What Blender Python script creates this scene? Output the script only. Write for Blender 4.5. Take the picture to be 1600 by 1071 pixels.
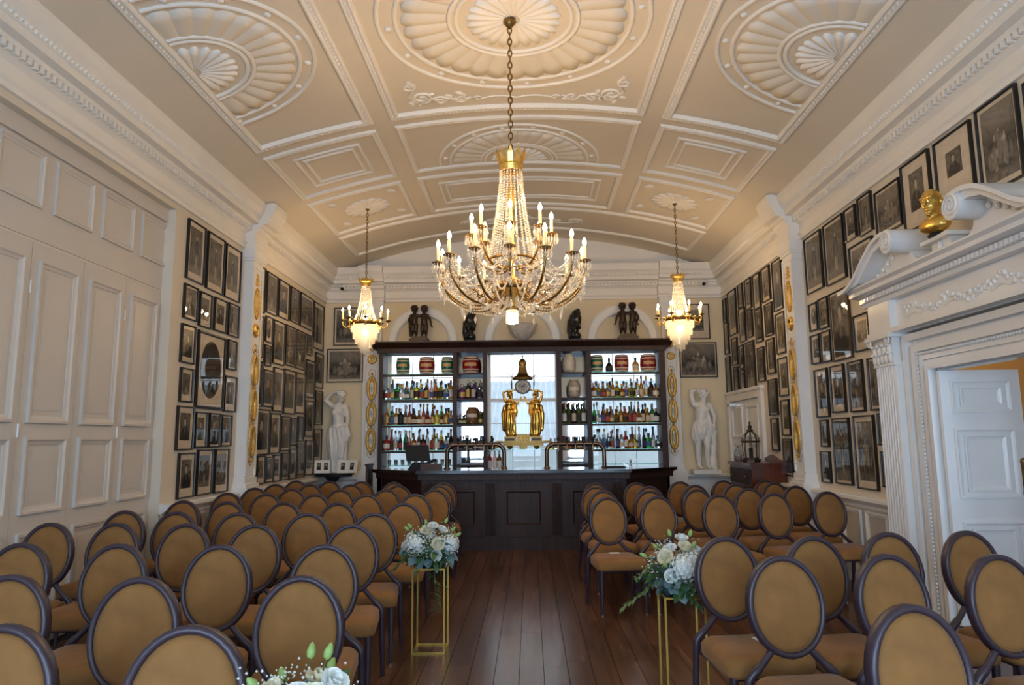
import bpy, bmesh, math, random
from mathutils import Vector, Matrix
PI = math.pi
random.seed(7)
scene = bpy.context.scene
for o in list(bpy.data.objects):
    bpy.data.objects.remove(o, do_unlink=True)
COL = scene.collection

# ------------------------------------------------------------------ camera
F_PX = 1090.0
def _n(v): return Vector(v).normalized()
_dy = _n((28.0, 151.5, F_PX))                       # direction of the room's length, in camera axes
_a = -0.009
_up = _n((_a, -1.0, -(_dy.x * _a - _dy.y) / _dy.z))
_dx = _up.cross(_dy)
if _dx.x < 0: _dx = -_dx
_right = Vector((_dx.x, _dy.x, _up.x)); _down = Vector((_dx.y, _dy.y, _up.y)); _fwd = Vector((_dx.z, _dy.z, _up.z))
cam_data = bpy.data.cameras.new('camera')
cam = bpy.data.objects.new('camera', cam_data)
COL.objects.link(cam)
mw = Matrix.Identity(4)
for i in range(3):
    mw[i][0] = _right[i]; mw[i][1] = -_down[i]; mw[i][2] = -_fwd[i]
mw[2][3] = 1.55
cam.matrix_world = mw
cam_data.sensor_width = 36.0
cam_data.lens = 36.0 * F_PX / 1600.0
cam_data.clip_start = 0.05
scene.camera = cam

# ------------------------------------------------------------------ world, daylight, exposure
world = bpy.data.worlds.new('overcast_sky'); scene.world = world; world.use_nodes = True
bg = world.node_tree.nodes['Background']
bg.inputs['Color'].default_value = (0.80, 0.90, 1.0, 1); bg.inputs['Strength'].default_value = 2.1

def area_light(name, loc, rot, sx, sy, power, color):
    l = bpy.data.lights.new(name, 'AREA'); l.shape = 'RECTANGLE'; l.size = sx; l.size_y = sy
    l.energy = power; l.color = color
    o = bpy.data.objects.new(name, l); o.location = loc; o.rotation_euler = rot; COL.objects.link(o)
    return o
# daylight entering through the three tall windows of the wall behind the photographer
for i, wx in enumerate((-2.3, -0.1, 2.1)):
    area_light('window_daylight', (wx, -2.46, 2.0), (PI / 2, 0, 0), 1.15, 2.2, 95, (0.50, 0.72, 1.0))
# light portals in the three bar windows (they only guide the sky light)
for wx, ww in ((-1.93, 1.24), (-0.115, 1.25), (1.7, 1.24)):
    p_ = area_light('bar_window_portal', (wx, 12.56, 2.05), (-PI / 2, 0, 0), ww, 2.19, 1, (1, 1, 1)); p_.data.cycles.is_portal = True

scene.view_settings.view_transform = 'Standard'
scene.view_settings.look = 'None'
scene.view_settings.gamma = 1.0
scene.view_settings.use_curve_mapping = False
scene.view_settings.exposure = 0.25

MAIN_W, SMALL_W = 7.0, 4.2          # watts per candle lamp

# ------------------------------------------------------------------ mesh helpers
class MB:
    def __init__(self): self.v = []; self.f = []; self.s = []
    def add(self, vs, fs, smooth=False):
        b = len(self.v); self.v += [tuple(p) for p in vs]
        for f in fs: self.f.append(tuple(i + b for i in f)); self.s.append(smooth)
        return self
    def box(self, x0, x1, y0, y1, z0, z1):
        v = [(x0, y0, z0), (x1, y0, z0), (x1, y1, z0), (x0, y1, z0), (x0, y0, z1), (x1, y0, z1), (x1, y1, z1), (x0, y1, z1)]
        return self.add(v, [(0, 3, 2, 1), (4, 5, 6, 7), (0, 1, 5, 4), (1, 2, 6, 5), (2, 3, 7, 6), (3, 0, 4, 7)])
    def obox(self, c, u, w, t):       # oriented box: centre and three half-axis vectors
        c = Vector(c); u = Vector(u); w = Vector(w); t = Vector(t)
        v = [c + a * u + b * w + d * t for d in (-1, 1) for a, b in ((-1, -1), (1, -1), (1, 1), (-1, 1))]
        return self.add(v, [(0, 3, 2, 1), (4, 5, 6, 7), (0, 1, 5, 4), (1, 2, 6, 5), (2, 3, 7, 6), (3, 0, 4, 7)])
    def lathe(self, prof, n=16, c=(0, 0, 0), sx=1.0, sy=1.0, smooth=True, a0=0.0, a1=2 * PI):
        full = abs(a1 - a0 - 2 * PI) < 1e-6
        k = n if full else n + 1
        vs = []
        for r, z in prof:
            for i in range(k):
                a = a0 + (a1 - a0) * i / n
                vs.append((c[0] + r * sx * math.cos(a), c[1] + r * sy * math.sin(a), c[2] + z))
        fs = []
        for j in range(len(prof) - 1):
            for i in range(n):
                i2 = (i + 1) % k if full else i + 1
                fs.append((j * k + i, j * k + i2, (j + 1) * k + i2, (j + 1) * k + i))
        self.add(vs, fs, smooth)
        if full and prof[0] != prof[-1]:
            if prof[0][0] > 1e-5: self.add(vs[:k], [tuple(reversed(range(k)))])
            if prof[-1][0] > 1e-5: self.add(vs[-k:], [tuple(range(k))])
        return self
    def tube(self, pts, r, n=8, closed=False, smooth=True, caps=True, flat=1.0):
        pts = [Vector(p) for p in pts]; m = len(pts)
        rs = r if isinstance(r, (list, tuple)) else [r] * m
        vs = []; prev = None
        for i, p in enumerate(pts):
            if closed: t = pts[(i + 1) % m] - pts[i - 1]
            else: t = pts[min(i + 1, m - 1)] - pts[max(i - 1, 0)]
            t = t.normalized() if t.length > 1e-9 else Vector((0, 0, 1))
            if prev is None:
                ref = Vector((0, 0, 1)) if abs(t.z) < 0.9 else Vector((0, 1, 0))
                u = t.cross(ref).normalized()
            else:
                u = (prev - t * prev.dot(t))
                u = u.normalized() if u.length > 1e-6 else t.orthogonal().normalized()
            prev = u; w = t.cross(u)
            for k in range(n):
                a = 2 * PI * k / n
                vs.append(p + u * (rs[i] * math.cos(a)) + w * (rs[i] * flat * math.sin(a)))
        fs = []
        for i in range(m if closed else m - 1):
            j = (i + 1) % m
            for k in range(n):
                k2 = (k + 1) % n
                fs.append((i * n + k, i * n + k2, j * n + k2, j * n + k))
        self.add(vs, fs, smooth)
        if caps and not closed:
            self.add(vs[:n], [tuple(reversed(range(n)))]); self.add(vs[-n:], [tuple(range(n))])
        return self
    def ell(self, c, r, nu=12, nv=8, smooth=True, rot=None):
        vs = []; c = Vector(c)
        def P(x, y, z):
            q = Vector((x * r[0], y * r[1], z * r[2]))
            return c + (rot @ q if rot else q)
        vs.append(P(0, 0, -1))
        for j in range(1, nv):
            t = PI * j / nv
            for i in range(nu):
                a = 2 * PI * i / nu
                vs.append(P(math.sin(t) * math.cos(a), math.sin(t) * math.sin(a), -math.cos(t)))
        vs.append(P(0, 0, 1)); L = len(vs) - 1
        fs = []
        for i in range(nu):
            i2 = (i + 1) % nu
            fs.append((0, 1 + i2, 1 + i))
            for j in range(nv - 2):
                fs.append((1 + j * nu + i, 1 + j * nu + i2, 1 + (j + 1) * nu + i2, 1 + (j + 1) * nu + i))
            fs.append((1 + (nv - 2) * nu + i, 1 + (nv - 2) * nu + i2, L))
        return self.add(vs, fs, smooth)
    def octa(self, c, r, rz=None):
        x, y, z = c; rz = rz or r
        return self.add([(x, y, z - rz), (x + r, y, z), (x, y + r, z), (x - r, y, z), (x, y - r, z), (x, y, z + rz)],
                        [(0, 2, 1), (0, 3, 2), (0, 4, 3), (0, 1, 4), (5, 1, 2), (5, 2, 3), (5, 3, 4), (5, 4, 1)])
    def extr(self, poly, fn, d0, d1, smooth=False):   # poly of 2D points, fn(a, b, d) -> 3D, extruded d0..d1
        n = len(poly)
        vs = [fn(a, b, d0) for a, b in poly] + [fn(a, b, d1) for a, b in poly]
        fs = [(i, (i + 1) % n, n + (i + 1) % n, n + i) for i in range(n)]
        self.add(vs, fs, smooth)
        self.add(vs[:n], [tuple(reversed(range(n)))]); self.add(vs[n:], [tuple(range(n))])
        return self
    def mesh(self, name, mat=None):
        me = bpy.data.meshes.new(name); me.from_pydata(self.v, [], self.f)
        bm = bmesh.new(); bm.from_mesh(me); bmesh.ops.recalc_face_normals(bm, faces=bm.faces); bm.to_mesh(me); bm.free()
        if len(me.polygons) == len(self.s): me.polygons.foreach_set('use_smooth', self.s)
        if mat: me.materials.append(mat)
        me.update(); return me
    def build(self, name, mat, parent=None, loc=None, rotz=0.0):
        return obj(name, self.mesh(name, mat), parent, loc, rotz)

def obj(name, me, parent=None, loc=None, rotz=0.0):
    o = bpy.data.objects.new(name, me); COL.objects.link(o)
    if loc is not None: o.location = loc
    if rotz: o.rotation_euler = (0, 0, rotz)
    if parent: o.parent = parent
    return o
def tag(o, label=None, cat=None, group=None, kind=None):
    if label: o['label'] = label
    if cat: o['category'] = cat
    if group: o['group'] = group
    if kind: o['kind'] = kind
    return o
def thing(name, label, cat, loc=(0, 0, 0), rotz=0.0, group=None):
    return tag(obj(name, None, None, loc, rotz), label, cat, group)
def copy_tree(o, parent=None):
    c = o.copy(); COL.objects.link(c); c.parent = parent
    for ch in list(o.children):
        copy_tree(ch, c)
    return c
def struct(name, mb, mat, parent=None):
    o = mb.build(name, mat, parent)
    if parent is None: o['kind'] = 'structure'
    return o
def catmull(pts, k=6, closed=False):
    P = [Vector(p) for p in pts]; out = []; n = len(P)
    rng = range(n) if closed else range(n - 1)
    for i in rng:
        if closed: p0, p1, p2, p3 = P[i - 1], P[i], P[(i + 1) % n], P[(i + 2) % n]
        else: p0, p1, p2, p3 = P[max(i - 1, 0)], P[i], P[i + 1], P[min(i + 2, n - 1)]
        for j in range(k):
            t = j / k
            out.append(0.5 * ((2 * p1) + (p2 - p0) * t + (2 * p0 - 5 * p1 + 4 * p2 - p3) * t * t + (3 * p1 - p0 - 3 * p2 + p3) * t ** 3))
    if not closed: out.append(P[-1])
    return out
ORD = ['first', 'second', 'third', 'fourth', 'fifth', 'sixth', 'seventh', 'eighth', 'ninth', 'tenth', 'eleventh', 'twelfth',
       'thirteenth', 'fourteenth', 'fifteenth', 'sixteenth', 'seventeenth']

# ------------------------------------------------------------------ materials
def srgb(r, g, b):
    def c(u):
        u /= 255.0
        return u / 12.92 if u <= 0.04045 else ((u + 0.055) / 1.055) ** 2.4
    return (c(r), c(g), c(b), 1.0)
def mat(name, col, rough=0.5, metal=0.0, var=0.0, scale=8.0, bump=0.0, bscale=40.0, sheen=0.0, coat=0.0, trans=0.0, spec=None, stretch=None):
    m = bpy.data.materials.new(name); m.use_nodes = True
    nt = m.node_tree; b = nt.nodes['Principled BSDF']
    b.inputs['Base Color'].default_value = col if len(col) == 4 else (*col, 1)
    b.inputs['Roughness'].default_value = rough; b.inputs['Metallic'].default_value = metal
    if sheen: b.inputs['Sheen Weight'].default_value = sheen; b.inputs['Sheen Roughness'].default_value = 0.4
    if coat: b.inputs['Coat Weight'].default_value = coat; b.inputs['Coat Roughness'].default_value = 0.12
    if trans: b.inputs['Transmission Weight'].default_value = trans
    if spec is not None: b.inputs['Specular IOR Level'].default_value = spec
    if var or bump:
        tc = nt.nodes.new('ShaderNodeTexCoord'); mp = nt.nodes.new('ShaderNodeMapping')
        nt.links.new(tc.outputs['Object'], mp.inputs['Vector'])
        if stretch: mp.inputs['Scale'].default_value = stretch
    if var:
        nz = nt.nodes.new('ShaderNodeTexNoise'); nz.inputs['Scale'].default_value = scale; nz.inputs['Detail'].default_value = 5
        nt.links.new(mp.outputs['Vector'], nz.inputs['Vector'])
        rmp = nt.nodes.new('ShaderNodeValToRGB')
        c = b.inputs['Base Color'].default_value[:]
        rmp.color_ramp.elements[0].color = tuple(max(0, x * (1 - var)) for x in c[:3]) + (1,)
        rmp.color_ramp.elements[1].color = tuple(min(1, x * (1 + var)) for x in c[:3]) + (1,)
        rmp.color_ramp.elements[0].position = 0.3; rmp.color_ramp.elements[1].position = 0.7
        nt.links.new(nz.outputs['Fac'], rmp.inputs['Fac']); nt.links.new(rmp.outputs['Color'], b.inputs['Base Color'])
    if bump:
        nb = nt.nodes.new('ShaderNodeTexNoise'); nb.inputs['Scale'].default_value = bscale; nb.inputs['Detail'].default_value = 4
        nt.links.new(mp.outputs['Vector'], nb.inputs['Vector'])
        bp = nt.nodes.new('ShaderNodeBump'); bp.inputs['Strength'].default_value = bump; bp.inputs['Distance'].default_value = 0.02
        nt.links.new(nb.outputs['Fac'], bp.inputs['Height']); nt.links.new(bp.outputs['Normal'], b.inputs['Normal'])
    return m
def emis(name, col, strength):
    m = bpy.data.materials.new(name); m.use_nodes = True; nt = m.node_tree
    nt.nodes.remove(nt.nodes['Principled BSDF'])
    e = nt.nodes.new('ShaderNodeEmission'); e.inputs['Color'].default_value = (*col[:3], 1); e.inputs['Strength'].default_value = strength
    nt.links.new(e.outputs['Emission'], nt.nodes['Material Output'].inputs['Surface'])
    return m
def pane(name, tint=(1, 1, 1), refl=1.0, rough=0.0):
    m = bpy.data.materials.new(name); m.use_nodes = True; nt = m.node_tree
    nt.nodes.remove(nt.nodes['Principled BSDF'])
    tr = nt.nodes.new('ShaderNodeBsdfTransparent'); tr.inputs['Color'].default_value = (*tint, 1)
    gl = nt.nodes.new('ShaderNodeBsdfGlossy'); gl.inputs['Roughness'].default_value = rough
    ge = nt.nodes.new('ShaderNodeNewGeometry'); dp = nt.nodes.new('ShaderNodeVectorMath'); dp.operation = 'DOT_PRODUCT'
    nt.links.new(ge.outputs['Incoming'], dp.inputs[0]); nt.links.new(ge.outputs['Normal'], dp.inputs[1])
    def mm(op, x, y):
        n = nt.nodes.new('ShaderNodeMath'); n.operation = op; n.use_clamp = True
        for i, q in enumerate((x, y)):
            if q is None: continue
            if isinstance(q, (int, float)): n.inputs[i].default_value = q
            else: nt.links.new(q, n.inputs[i])
        return n.outputs[0]
    c1 = mm('SUBTRACT', 1.0, mm('ABSOLUTE', dp.outputs['Value'], None))
    fac = mm('MULTIPLY', mm('ADD', mm('MULTIPLY', mm('POWER', c1, 5.0), .92), .045), refl)
    mx = nt.nodes.new('ShaderNodeMixShader')
    nt.links.new(fac, mx.inputs['Fac'])
    nt.links.new(tr.outputs['BSDF'], mx.inputs[1]); nt.links.new(gl.outputs['BSDF'], mx.inputs[2])
    nt.links.new(mx.outputs['Shader'], nt.nodes['Material Output'].inputs['Surface'])
    return m
def wood(name, c0, c1, rough=0.35, scale=3.0, axis='X', coat=0.0, spread=0.0):
    m = bpy.data.materials.new(name); m.use_nodes = True; nt = m.node_tree; b = nt.nodes['Principled BSDF']
    tc = nt.nodes.new('ShaderNodeTexCoord'); mp = nt.nodes.new('ShaderNodeMapping')
    st = {'X': (0.6, 9, 9), 'Y': (9, 0.6, 9), 'Z': (9, 9, 0.6)}[axis]
    mp.inputs['Scale'].default_value = st
    oi = nt.nodes.new('ShaderNodeObjectInfo')
    vm = nt.nodes.new('ShaderNodeVectorMath'); vm.operation = 'SCALE'; vm.inputs[0].default_value = (17, 31, 23)
    nt.links.new(oi.outputs['Random'], vm.inputs['Scale'])
    ad = nt.nodes.new('ShaderNodeVectorMath'); ad.operation = 'ADD'
    nt.links.new(tc.outputs['Object'], mp.inputs['Vector']); nt.links.new(mp.outputs['Vector'], ad.inputs[0]); nt.links.new(vm.outputs['Vector'], ad.inputs[1])
    nz = nt.nodes.new('ShaderNodeTexNoise'); nz.inputs['Scale'].default_value = scale; nz.inputs['Detail'].default_value = 8; nz.inputs['Roughness'].default_value = 0.65
    nt.links.new(ad.outputs['Vector'], nz.inputs['Vector'])
    rp = nt.nodes.new('ShaderNodeValToRGB'); rp.color_ramp.elements[0].color = c0; rp.color_ramp.elements[1].color = c1
    rp.color_ramp.elements[0].position = 0.32; rp.color_ramp.elements[1].position = 0.7
    nt.links.new(nz.outputs['Fac'], rp.inputs['Fac'])
    if spread:
        hs = nt.nodes.new('ShaderNodeHueSaturation')
        mr = nt.nodes.new('ShaderNodeMapRange'); mr.inputs['To Min'].default_value = 1 - spread; mr.inputs['To Max'].default_value = 1 + spread
        nt.links.new(oi.outputs['Random'], mr.inputs['Value']); nt.links.new(mr.outputs['Result'], hs.inputs['Value'])
        nt.links.new(rp.outputs['Color'], hs.inputs['Color']); nt.links.new(hs.outputs['Color'], b.inputs['Base Color'])
    else:
        nt.links.new(rp.outputs['Color'], b.inputs['Base Color'])
    b.inputs['Roughness'].default_value = rough
    if coat: b.inputs['Coat Weight'].default_value = coat; b.inputs['Coat Roughness'].default_value = 0.15
    bp = nt.nodes.new('ShaderNodeBump'); bp.inputs['Strength'].default_value = 0.08; bp.inputs['Distance'].default_value = 0.01
    nt.links.new(nz.outputs['Fac'], bp.inputs['Height']); nt.links.new(bp.outputs['Normal'], b.inputs['Normal'])
    return m

M_CEIL = mat('ceiling_cream', (0.72, 0.645, 0.53), 0.75, var=0.03, scale=1.2, bump=0.03, bscale=25)
M_PLASTER = mat('plaster_white', (0.84, 0.80, 0.73), 0.55, var=0.02, scale=2)
M_TRIM = mat('trim_gloss_white', (0.84, 0.83, 0.80), 0.3, var=0.02, scale=3)
M_PANEL = mat('panel_pale_grey', (0.60, 0.555, 0.50), 0.45, var=0.03, scale=2)
M_WALL = mat('wall_cream', (0.70, 0.62, 0.50), 0.7, var=0.03, scale=1.5)
M_WALLB = mat('wall_honey', (0.78, 0.66, 0.45), 0.7, var=0.04, scale=1.5)
M_DADO = mat('dado_stone', (0.50, 0.46, 0.40), 0.5, var=0.05, scale=3)
M_GOLD = mat('gilding', (0.83, 0.53, 0.13), 0.28, 0.9, var=0.2, scale=30)
M_GOLDP = mat('gold_paint', (0.72, 0.44, 0.10), 0.4, 0.55, var=0.25, scale=40)
M_SILVER = mat('silver_leaf', (0.55, 0.53, 0.48), 0.45, 0.3, var=0.3, scale=60)
M_BRASS = mat('antique_brass', (0.24, 0.14, 0.04), 0.32, 0.9, var=0.25, scale=25)
M_STAND = mat('stand_gold', (0.62, 0.41, 0.09), 0.3, 0.9)
M_BRONZE = mat('dark_bronze', (0.045, 0.028, 0.018), 0.38, 0.5, var=0.3, scale=30)
M_BLACKST = mat('black_marble', (0.012, 0.013, 0.014), 0.12, var=0.3, scale=20)
M_MARBLE = mat('white_marble', (0.80, 0.79, 0.75), 0.38, var=0.05, scale=9)
M_MARBLE2 = mat('grey_marble', (0.50, 0.47, 0.43), 0.5, var=0.15, scale=15)
M_DARKWOOD = wood('bar_mahogany', srgb(26, 13, 10), srgb(64, 34, 25), 0.55, 2.5, 'Z')
M_DARKTOP = wood('bar_top', srgb(18, 10, 8), srgb(40, 22, 16), 0.12, 2.5, 'X', coat=0.8)
M_CHEST = wood('chest_mahogany', srgb(60, 24, 12), srgb(112, 52, 26), 0.3, 2.5, 'Z', coat=0.4)
M_FLOOR = wood('oak_plank', srgb(60, 38, 28), srgb(114, 78, 58), 0.24, 2.2, 'Y', spread=0.22)
M_GAP = mat('floor_joint', srgb(22, 13, 9), 0.8)
M_VELVET = mat('ochre_velvet', srgb(141, 98, 50), 0.85, var=0.16, scale=9, bump=0.1, bscale=120, sheen=0.12)
M_CFRAME = mat('aubergine_chair_frame', srgb(58, 46, 56), 0.36, var=0.12, scale=20)
M_STEEL = mat('steel', (0.55, 0.55, 0.55), 0.25, 1.0)
M_FRAME = mat('black_frame', (0.013, 0.011, 0.010), 0.35)
M_MATB = mat('cream_mount', (0.70, 0.60, 0.46), 0.8, var=0.08, scale=14)
M_GLASS = pane('picture_glass', (0.97, 0.97, 0.97), 1.2)
M_WGLASS = pane('window_glass', (0.97, 0.985, 1.0), 0.6)
M_SHELF = mat('shelf_glass', (0.35, 0.72, 0.66), 0.08, trans=0.75)
def crystal(name):
    m = bpy.data.materials.new(name); m.use_nodes = True; nt = m.node_tree; nt.nodes.remove(nt.nodes['Principled BSDF'])
    a = nt.nodes.new('ShaderNodeBsdfTranslucent'); a.inputs['Color'].default_value = (1, .96, .88, 1)
    b = nt.nodes.new('ShaderNodeBsdfTransparent'); g = nt.nodes.new('ShaderNodeBsdfGlossy'); g.inputs['Roughness'].default_value = .12
    d = nt.nodes.new('ShaderNodeBsdfDiffuse'); d.inputs['Color'].default_value = (.95, .9, .8, 1)
    m0 = nt.nodes.new('ShaderNodeMixShader'); m1 = nt.nodes.new('ShaderNodeMixShader'); m2 = nt.nodes.new('ShaderNodeMixShader')
    m0.inputs['Fac'].default_value = .45; m1.inputs['Fac'].default_value = .35; m2.inputs['Fac'].default_value = .28
    L = nt.links.new
    L(a.outputs[0], m0.inputs[1]); L(d.outputs[0], m0.inputs[2]); L(m0.outputs[0], m1.inputs[1]); L(b.outputs[0], m1.inputs[2])
    L(m1.outputs[0], m2.inputs[1]); L(g.outputs[0], m2.inputs[2]); L(m2.outputs[0], nt.nodes['Material Output'].inputs['Surface'])
    return m
M_CRYSTAL = crystal('cut_crystal')
M_CANDLE = mat('ivory_candle', (0.85, 0.70, 0.36), 0.5)
M_BULB = emis('lit_bulb', (1.0, 0.80, 0.50), 16.0)
M_BLACK = mat('black_plastic', (0.012, 0.012, 0.013), 0.55, spec=.25)
M_WHITEP = mat('white_plastic', (0.8, 0.8, 0.8), 0.35)
M_PAPER = mat('white_card', (0.82, 0.80, 0.75), 0.8)
# ------------------------------------------------------------------ the room
XL, XR, XC, YB, YF = -3.72, 3.52, -0.10, 12.5, -2.5
VR, VA = 9.5, 5.25                                   # vault radius and crown height
def vz(u): return VA - VR + math.sqrt(VR * VR - u * u)
def vp(u, v, h=0.0):                                 # point on the vault, h below the surface
    n = Vector((u, 0, vz(u) - (VA - VR))).normalized()
    return Vector((XC + u, v, vz(u))) - n * h

# floor
floor = struct('floor', MB().box(XL - .3, XR + .3, YF - .2, YB + .3, -0.08, -0.012), M_GAP)
plank_me = {}
def plank_mesh(w, l):
    k = (round(w, 3), round(l, 2))
    if k not in plank_me:
        e = 0.0012
        m = MB(); x, y = w / 2 - .0007, l / 2 - .0007
        v = [(-x, -y, -.012), (x, -y, -.012), (x, y, -.012), (-x, y, -.012), (-x + e, -y + e, 0), (x - e, -y + e, 0), (x - e, y - e, 0), (-x + e, y - e, 0)]
        m.add(v, [(4, 5, 6, 7), (0, 1, 5, 4), (1, 2, 6, 5), (2, 3, 7, 6), (3, 0, 4, 7)])
        plank_me[k] = m.mesh('plank', M_FLOOR)
    return plank_me[k]
PW, PL = 0.165, 1.6
cols = int((XR - XL) / PW) + 1
spots = []
for i in range(cols):
    cx = XL + PW * (i + .5); off = random.choice((0, .4, .8, 1.2)) + random.uniform(-.1, .1)
    y = YF - off
    while y < YB:
        spots.append((cx, y + PL / 2)); y += PL
near = [s for s in spots if -2.2 < s[0] < 2.5 and 2.2 < s[1] < 11.0]
near.sort(key=lambda s: abs(s[0] + 0.0) * 1.0 + s[1] * 0.05)
near = near[:290]; nset = set(near)
for s in near:
    obj('plank', plank_mesh(PW, PL), floor, (s[0], s[1], 0))
rest = MB()
for s in spots:
    if s not in nset:
        x, y = PW / 2 - .001, PL / 2 - .001
        rest.box(s[0] - x, s[0] + x, max(s[1] - y, YF), min(s[1] + y, YB), -.012, 0)
tag(rest.build('further_planks', M_FLOOR, floor), kind='stuff')

# walls
DZ = 0.935
struct('wall_left', MB().box(XL - .12, XL, 7.05, YB, 0, 4.6).box(XL - .12, XL, YF, 7.05, 4.0, 4.6).box(XL - .30, XL - .12, YF, YB, 0, 4.9), M_WALL)
PY0, PY1, PZ = 4.85, 6.10, 2.12                      # portal opening in the right wall
struct('wall_right', MB().box(XR, XR + .12, PY1, YB, 0, 4.6).box(XR, XR + .12, YF, PY0, 0, 4.6).box(XR, XR + .12, PY0, PY1, PZ, 4.6), M_WALL)
wb = MB()
WIN = [(-2.55, -1.31), (-0.74, 0.51), (1.08, 2.32)]   # window openings of the bar wall
WZ0, WZ1 = 0.95, 3.14
xs = [XL - .12] + [v for w in WIN for v in w] + [XR + .12]
for i in range(0, len(xs), 2): wb.box(xs[i], xs[i + 1], YB, YB + .22, WZ0, WZ1)
wb.box(XL - .12, XR + .12, YB, YB + .22, 0, WZ0); wb.box(XL - .12, XR + .12, YB, YB + .22, WZ1, 4.6)
wbk = struct('wall_back', wb, M_WALLB)
MB().box(XL - .12, XR + .12, YB, YB + .22, 4.6, 5.4).build('tympanum', M_PLASTER, wbk)
wf = MB(); fx = [XL - .12, -2.9, -1.7, -.7, .5, 1.5, 2.7, XR + .12]
for i in range(0, 8, 2): wf.box(fx[i], fx[i + 1], YF - .2, YF, .85, 3.15)
wf.box(XL - .12, XR + .12, YF - .2, YF, 0, .85); wf.box(XL - .12, XR + .12, YF - .2, YF, 3.15, 5.4)
struct('wall_front', wf, M_WALL)

def window(n, x0, x1, z0, z1, y, bars):
    f = MB(); w = .045
    f.box(x0, x0 + w, y, y + .06, z0, z1).box(x1 - w, x1, y, y + .06, z0, z1).box(x0 + w, x1 - w, y, y + .06, z0, z0 + w).box(x0 + w, x1 - w, y, y + .06, z1 - w, z1)
    root = struct('window_%d' % n, f, M_TRIM)
    xe = [x0 + w + (x1 - x0 - 2 * w) * k / bars for k in range(bars + 1)]; ze = [z0 + w + (z1 - z0 - 2 * w) * k / 5 for k in range(6)]
    for k in range(1, bars): MB().box(xe[k] - .006, xe[k] + .006, y + .015, y + .045, z0 + w, z1 - w).build('glazing_bar', M_TRIM, root)
    for k in range(1, 5):
        ww = .03 if k == 3 else .006
        MB().box(x0 + w, x1 - w, y + .012, y + .048, ze[k] - ww, ze[k] + ww).build('glazing_bar', M_TRIM, root)
    for a_, b_ in zip(xe[:-1], xe[1:]):
        for c_, d_ in zip(ze[:-1], ze[1:]):
            MB().add([(a_, y + .03, c_), (b_, y + .03, c_), (b_, y + .03, d_), (a_, y + .03, d_)], [(0, 1, 2, 3)]).build('pane', M_WGLASS, root)
for i, (a, b) in enumerate(WIN): window(i + 1, a, b, WZ0, WZ1, YB + .1, 3)
for i in range(3): window(i + 4, fx[i * 2 + 1], fx[i * 2 + 2], .85, 3.15, YF - .12, 3)

# vaulted ceiling
cm = MB(); N = 48
vs = []; HW = 3.74
for j in (YF - .2, YB + .22):
    for i in range(N + 1):
        u = -HW + 2 * HW * i / N; vs.append((XC + u, j, vz(u)))
for j in (YB + .22, YF - .2):
    for i in range(N + 1):
        u = HW - 2 * HW * i / N; vs.append((XC + u, j, vz(u) + .12))
fs = []
for i in range(N):
    fs.append((i, i + 1, N + 2 + i, N + 1 + i))
    a = 2 * (N + 1); fs.append((a + i, a + i + 1, a + N + 2 + i, a + N + 1 + i))
cm.add(vs, fs, True)
ceiling = struct('ceiling', cm, M_CEIL)

def offset_poly(poly, d, closed=True):
    n = len(poly); out = []
    for i in range(n):
        p = Vector(poly[i])
        a = Vector(poly[i - 1]) if (closed or i > 0) else None
        b = Vector(poly[(i + 1) % n]) if (closed or i < n - 1) else None
        t1 = (p - a).normalized() if a is not None else (b - p).normalized()
        t2 = (b - p).normalized() if b is not None else t1
        n1 = Vector((-t1.y, t1.x)); n2 = Vector((-t2.y, t2.x))
        m = (n1 + n2); m = m / max(m.length_squared / 2, .3) if m.length > 1e-6 else n1
        out.append(p + m * d)
    return out
def densify(poly, step=.12, closed=True):
    out = []; n = len(poly)
    for i in range(n if closed else n - 1):
        a = Vector(poly[i]); b = Vector(poly[(i + 1) % n]); k = max(1, int((b - a).length / step))
        for j in range(k): out.append(a + (b - a) * (j / k))
    if not closed: out.append(Vector(poly[-1]))
    return out
def vault_mould(name, poly, prof, closed=True, m=M_PLASTER, smooth=False, beads=None):
    mb = MB(); rows = [offset_poly(poly, s, closed) for s, h in prof]
    n = len(poly); k = len(prof); vs = []
    for i in range(n):
        for j, (s, h) in enumerate(prof):
            q = rows[j][i]; vs.append(vp(q.x, q.y, h))
    fs = []
    for i in range(n if closed else n - 1):
        i2 = (i + 1) % n
        for j in range(k - 1): fs.append((i * k + j, i2 * k + j, i2 * k + j + 1, i * k + j + 1))
    mb.add(vs, fs, smooth)
    o = mb.build(name, m, ceiling)
    if beads:
        s0, h0, r, step = beads
        pts = densify(offset_poly(poly, s0, closed), step, closed); bb = MB()
        for p in pts: bb.octa(vp(p.x, p.y, h0), r)
        tag(bb.build('bead_row', m, o), kind='stuff')
    return o
def rect(u0, u1, v0, v1): return densify([(u0, v0), (u1, v0), (u1, v1), (u0, v1)])
BIG = [(-.05, 0), (-.05, .018), (-.035, .034), (-.015, .03), (.01, .03), (.03, .045), (.045, .04), (.055, .012), (.055, 0)]
MED = [(-.035, 0), (-.035, .014), (-.02, .03), (.005, .024), (.025, .03), (.035, .01), (.035, 0)]
SML = [(-.02, 0), (-.02, .012), (-.006, .022), (.012, .018), (.02, .008), (.02, 0)]
UO, UI, UC = 2.90, 1.67, 1.38
V1, V0 = 7.36, 4.12
for s in (-1, 1):
    a, b = sorted((s * UI, s * UO))
    vault_mould('moulding', rect(a, b, V0, V1), BIG, beads=(-.005, .036, .012, .04))
    vault_mould('moulding', rect(a, b, 7.62, 8.95), MED)
    vault_mould('moulding', rect(a + .24, b - .24, 7.86, 8.70), SML); vault_mould('moulding', rect(a + .33, b - .33, 7.95, 8.61), SML)
    vault_mould('moulding', rect(a, b, 9.22, 10.60), MED)
    vault_mould('moulding', rect(a, b, .6, 3.84), BIG)
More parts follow.
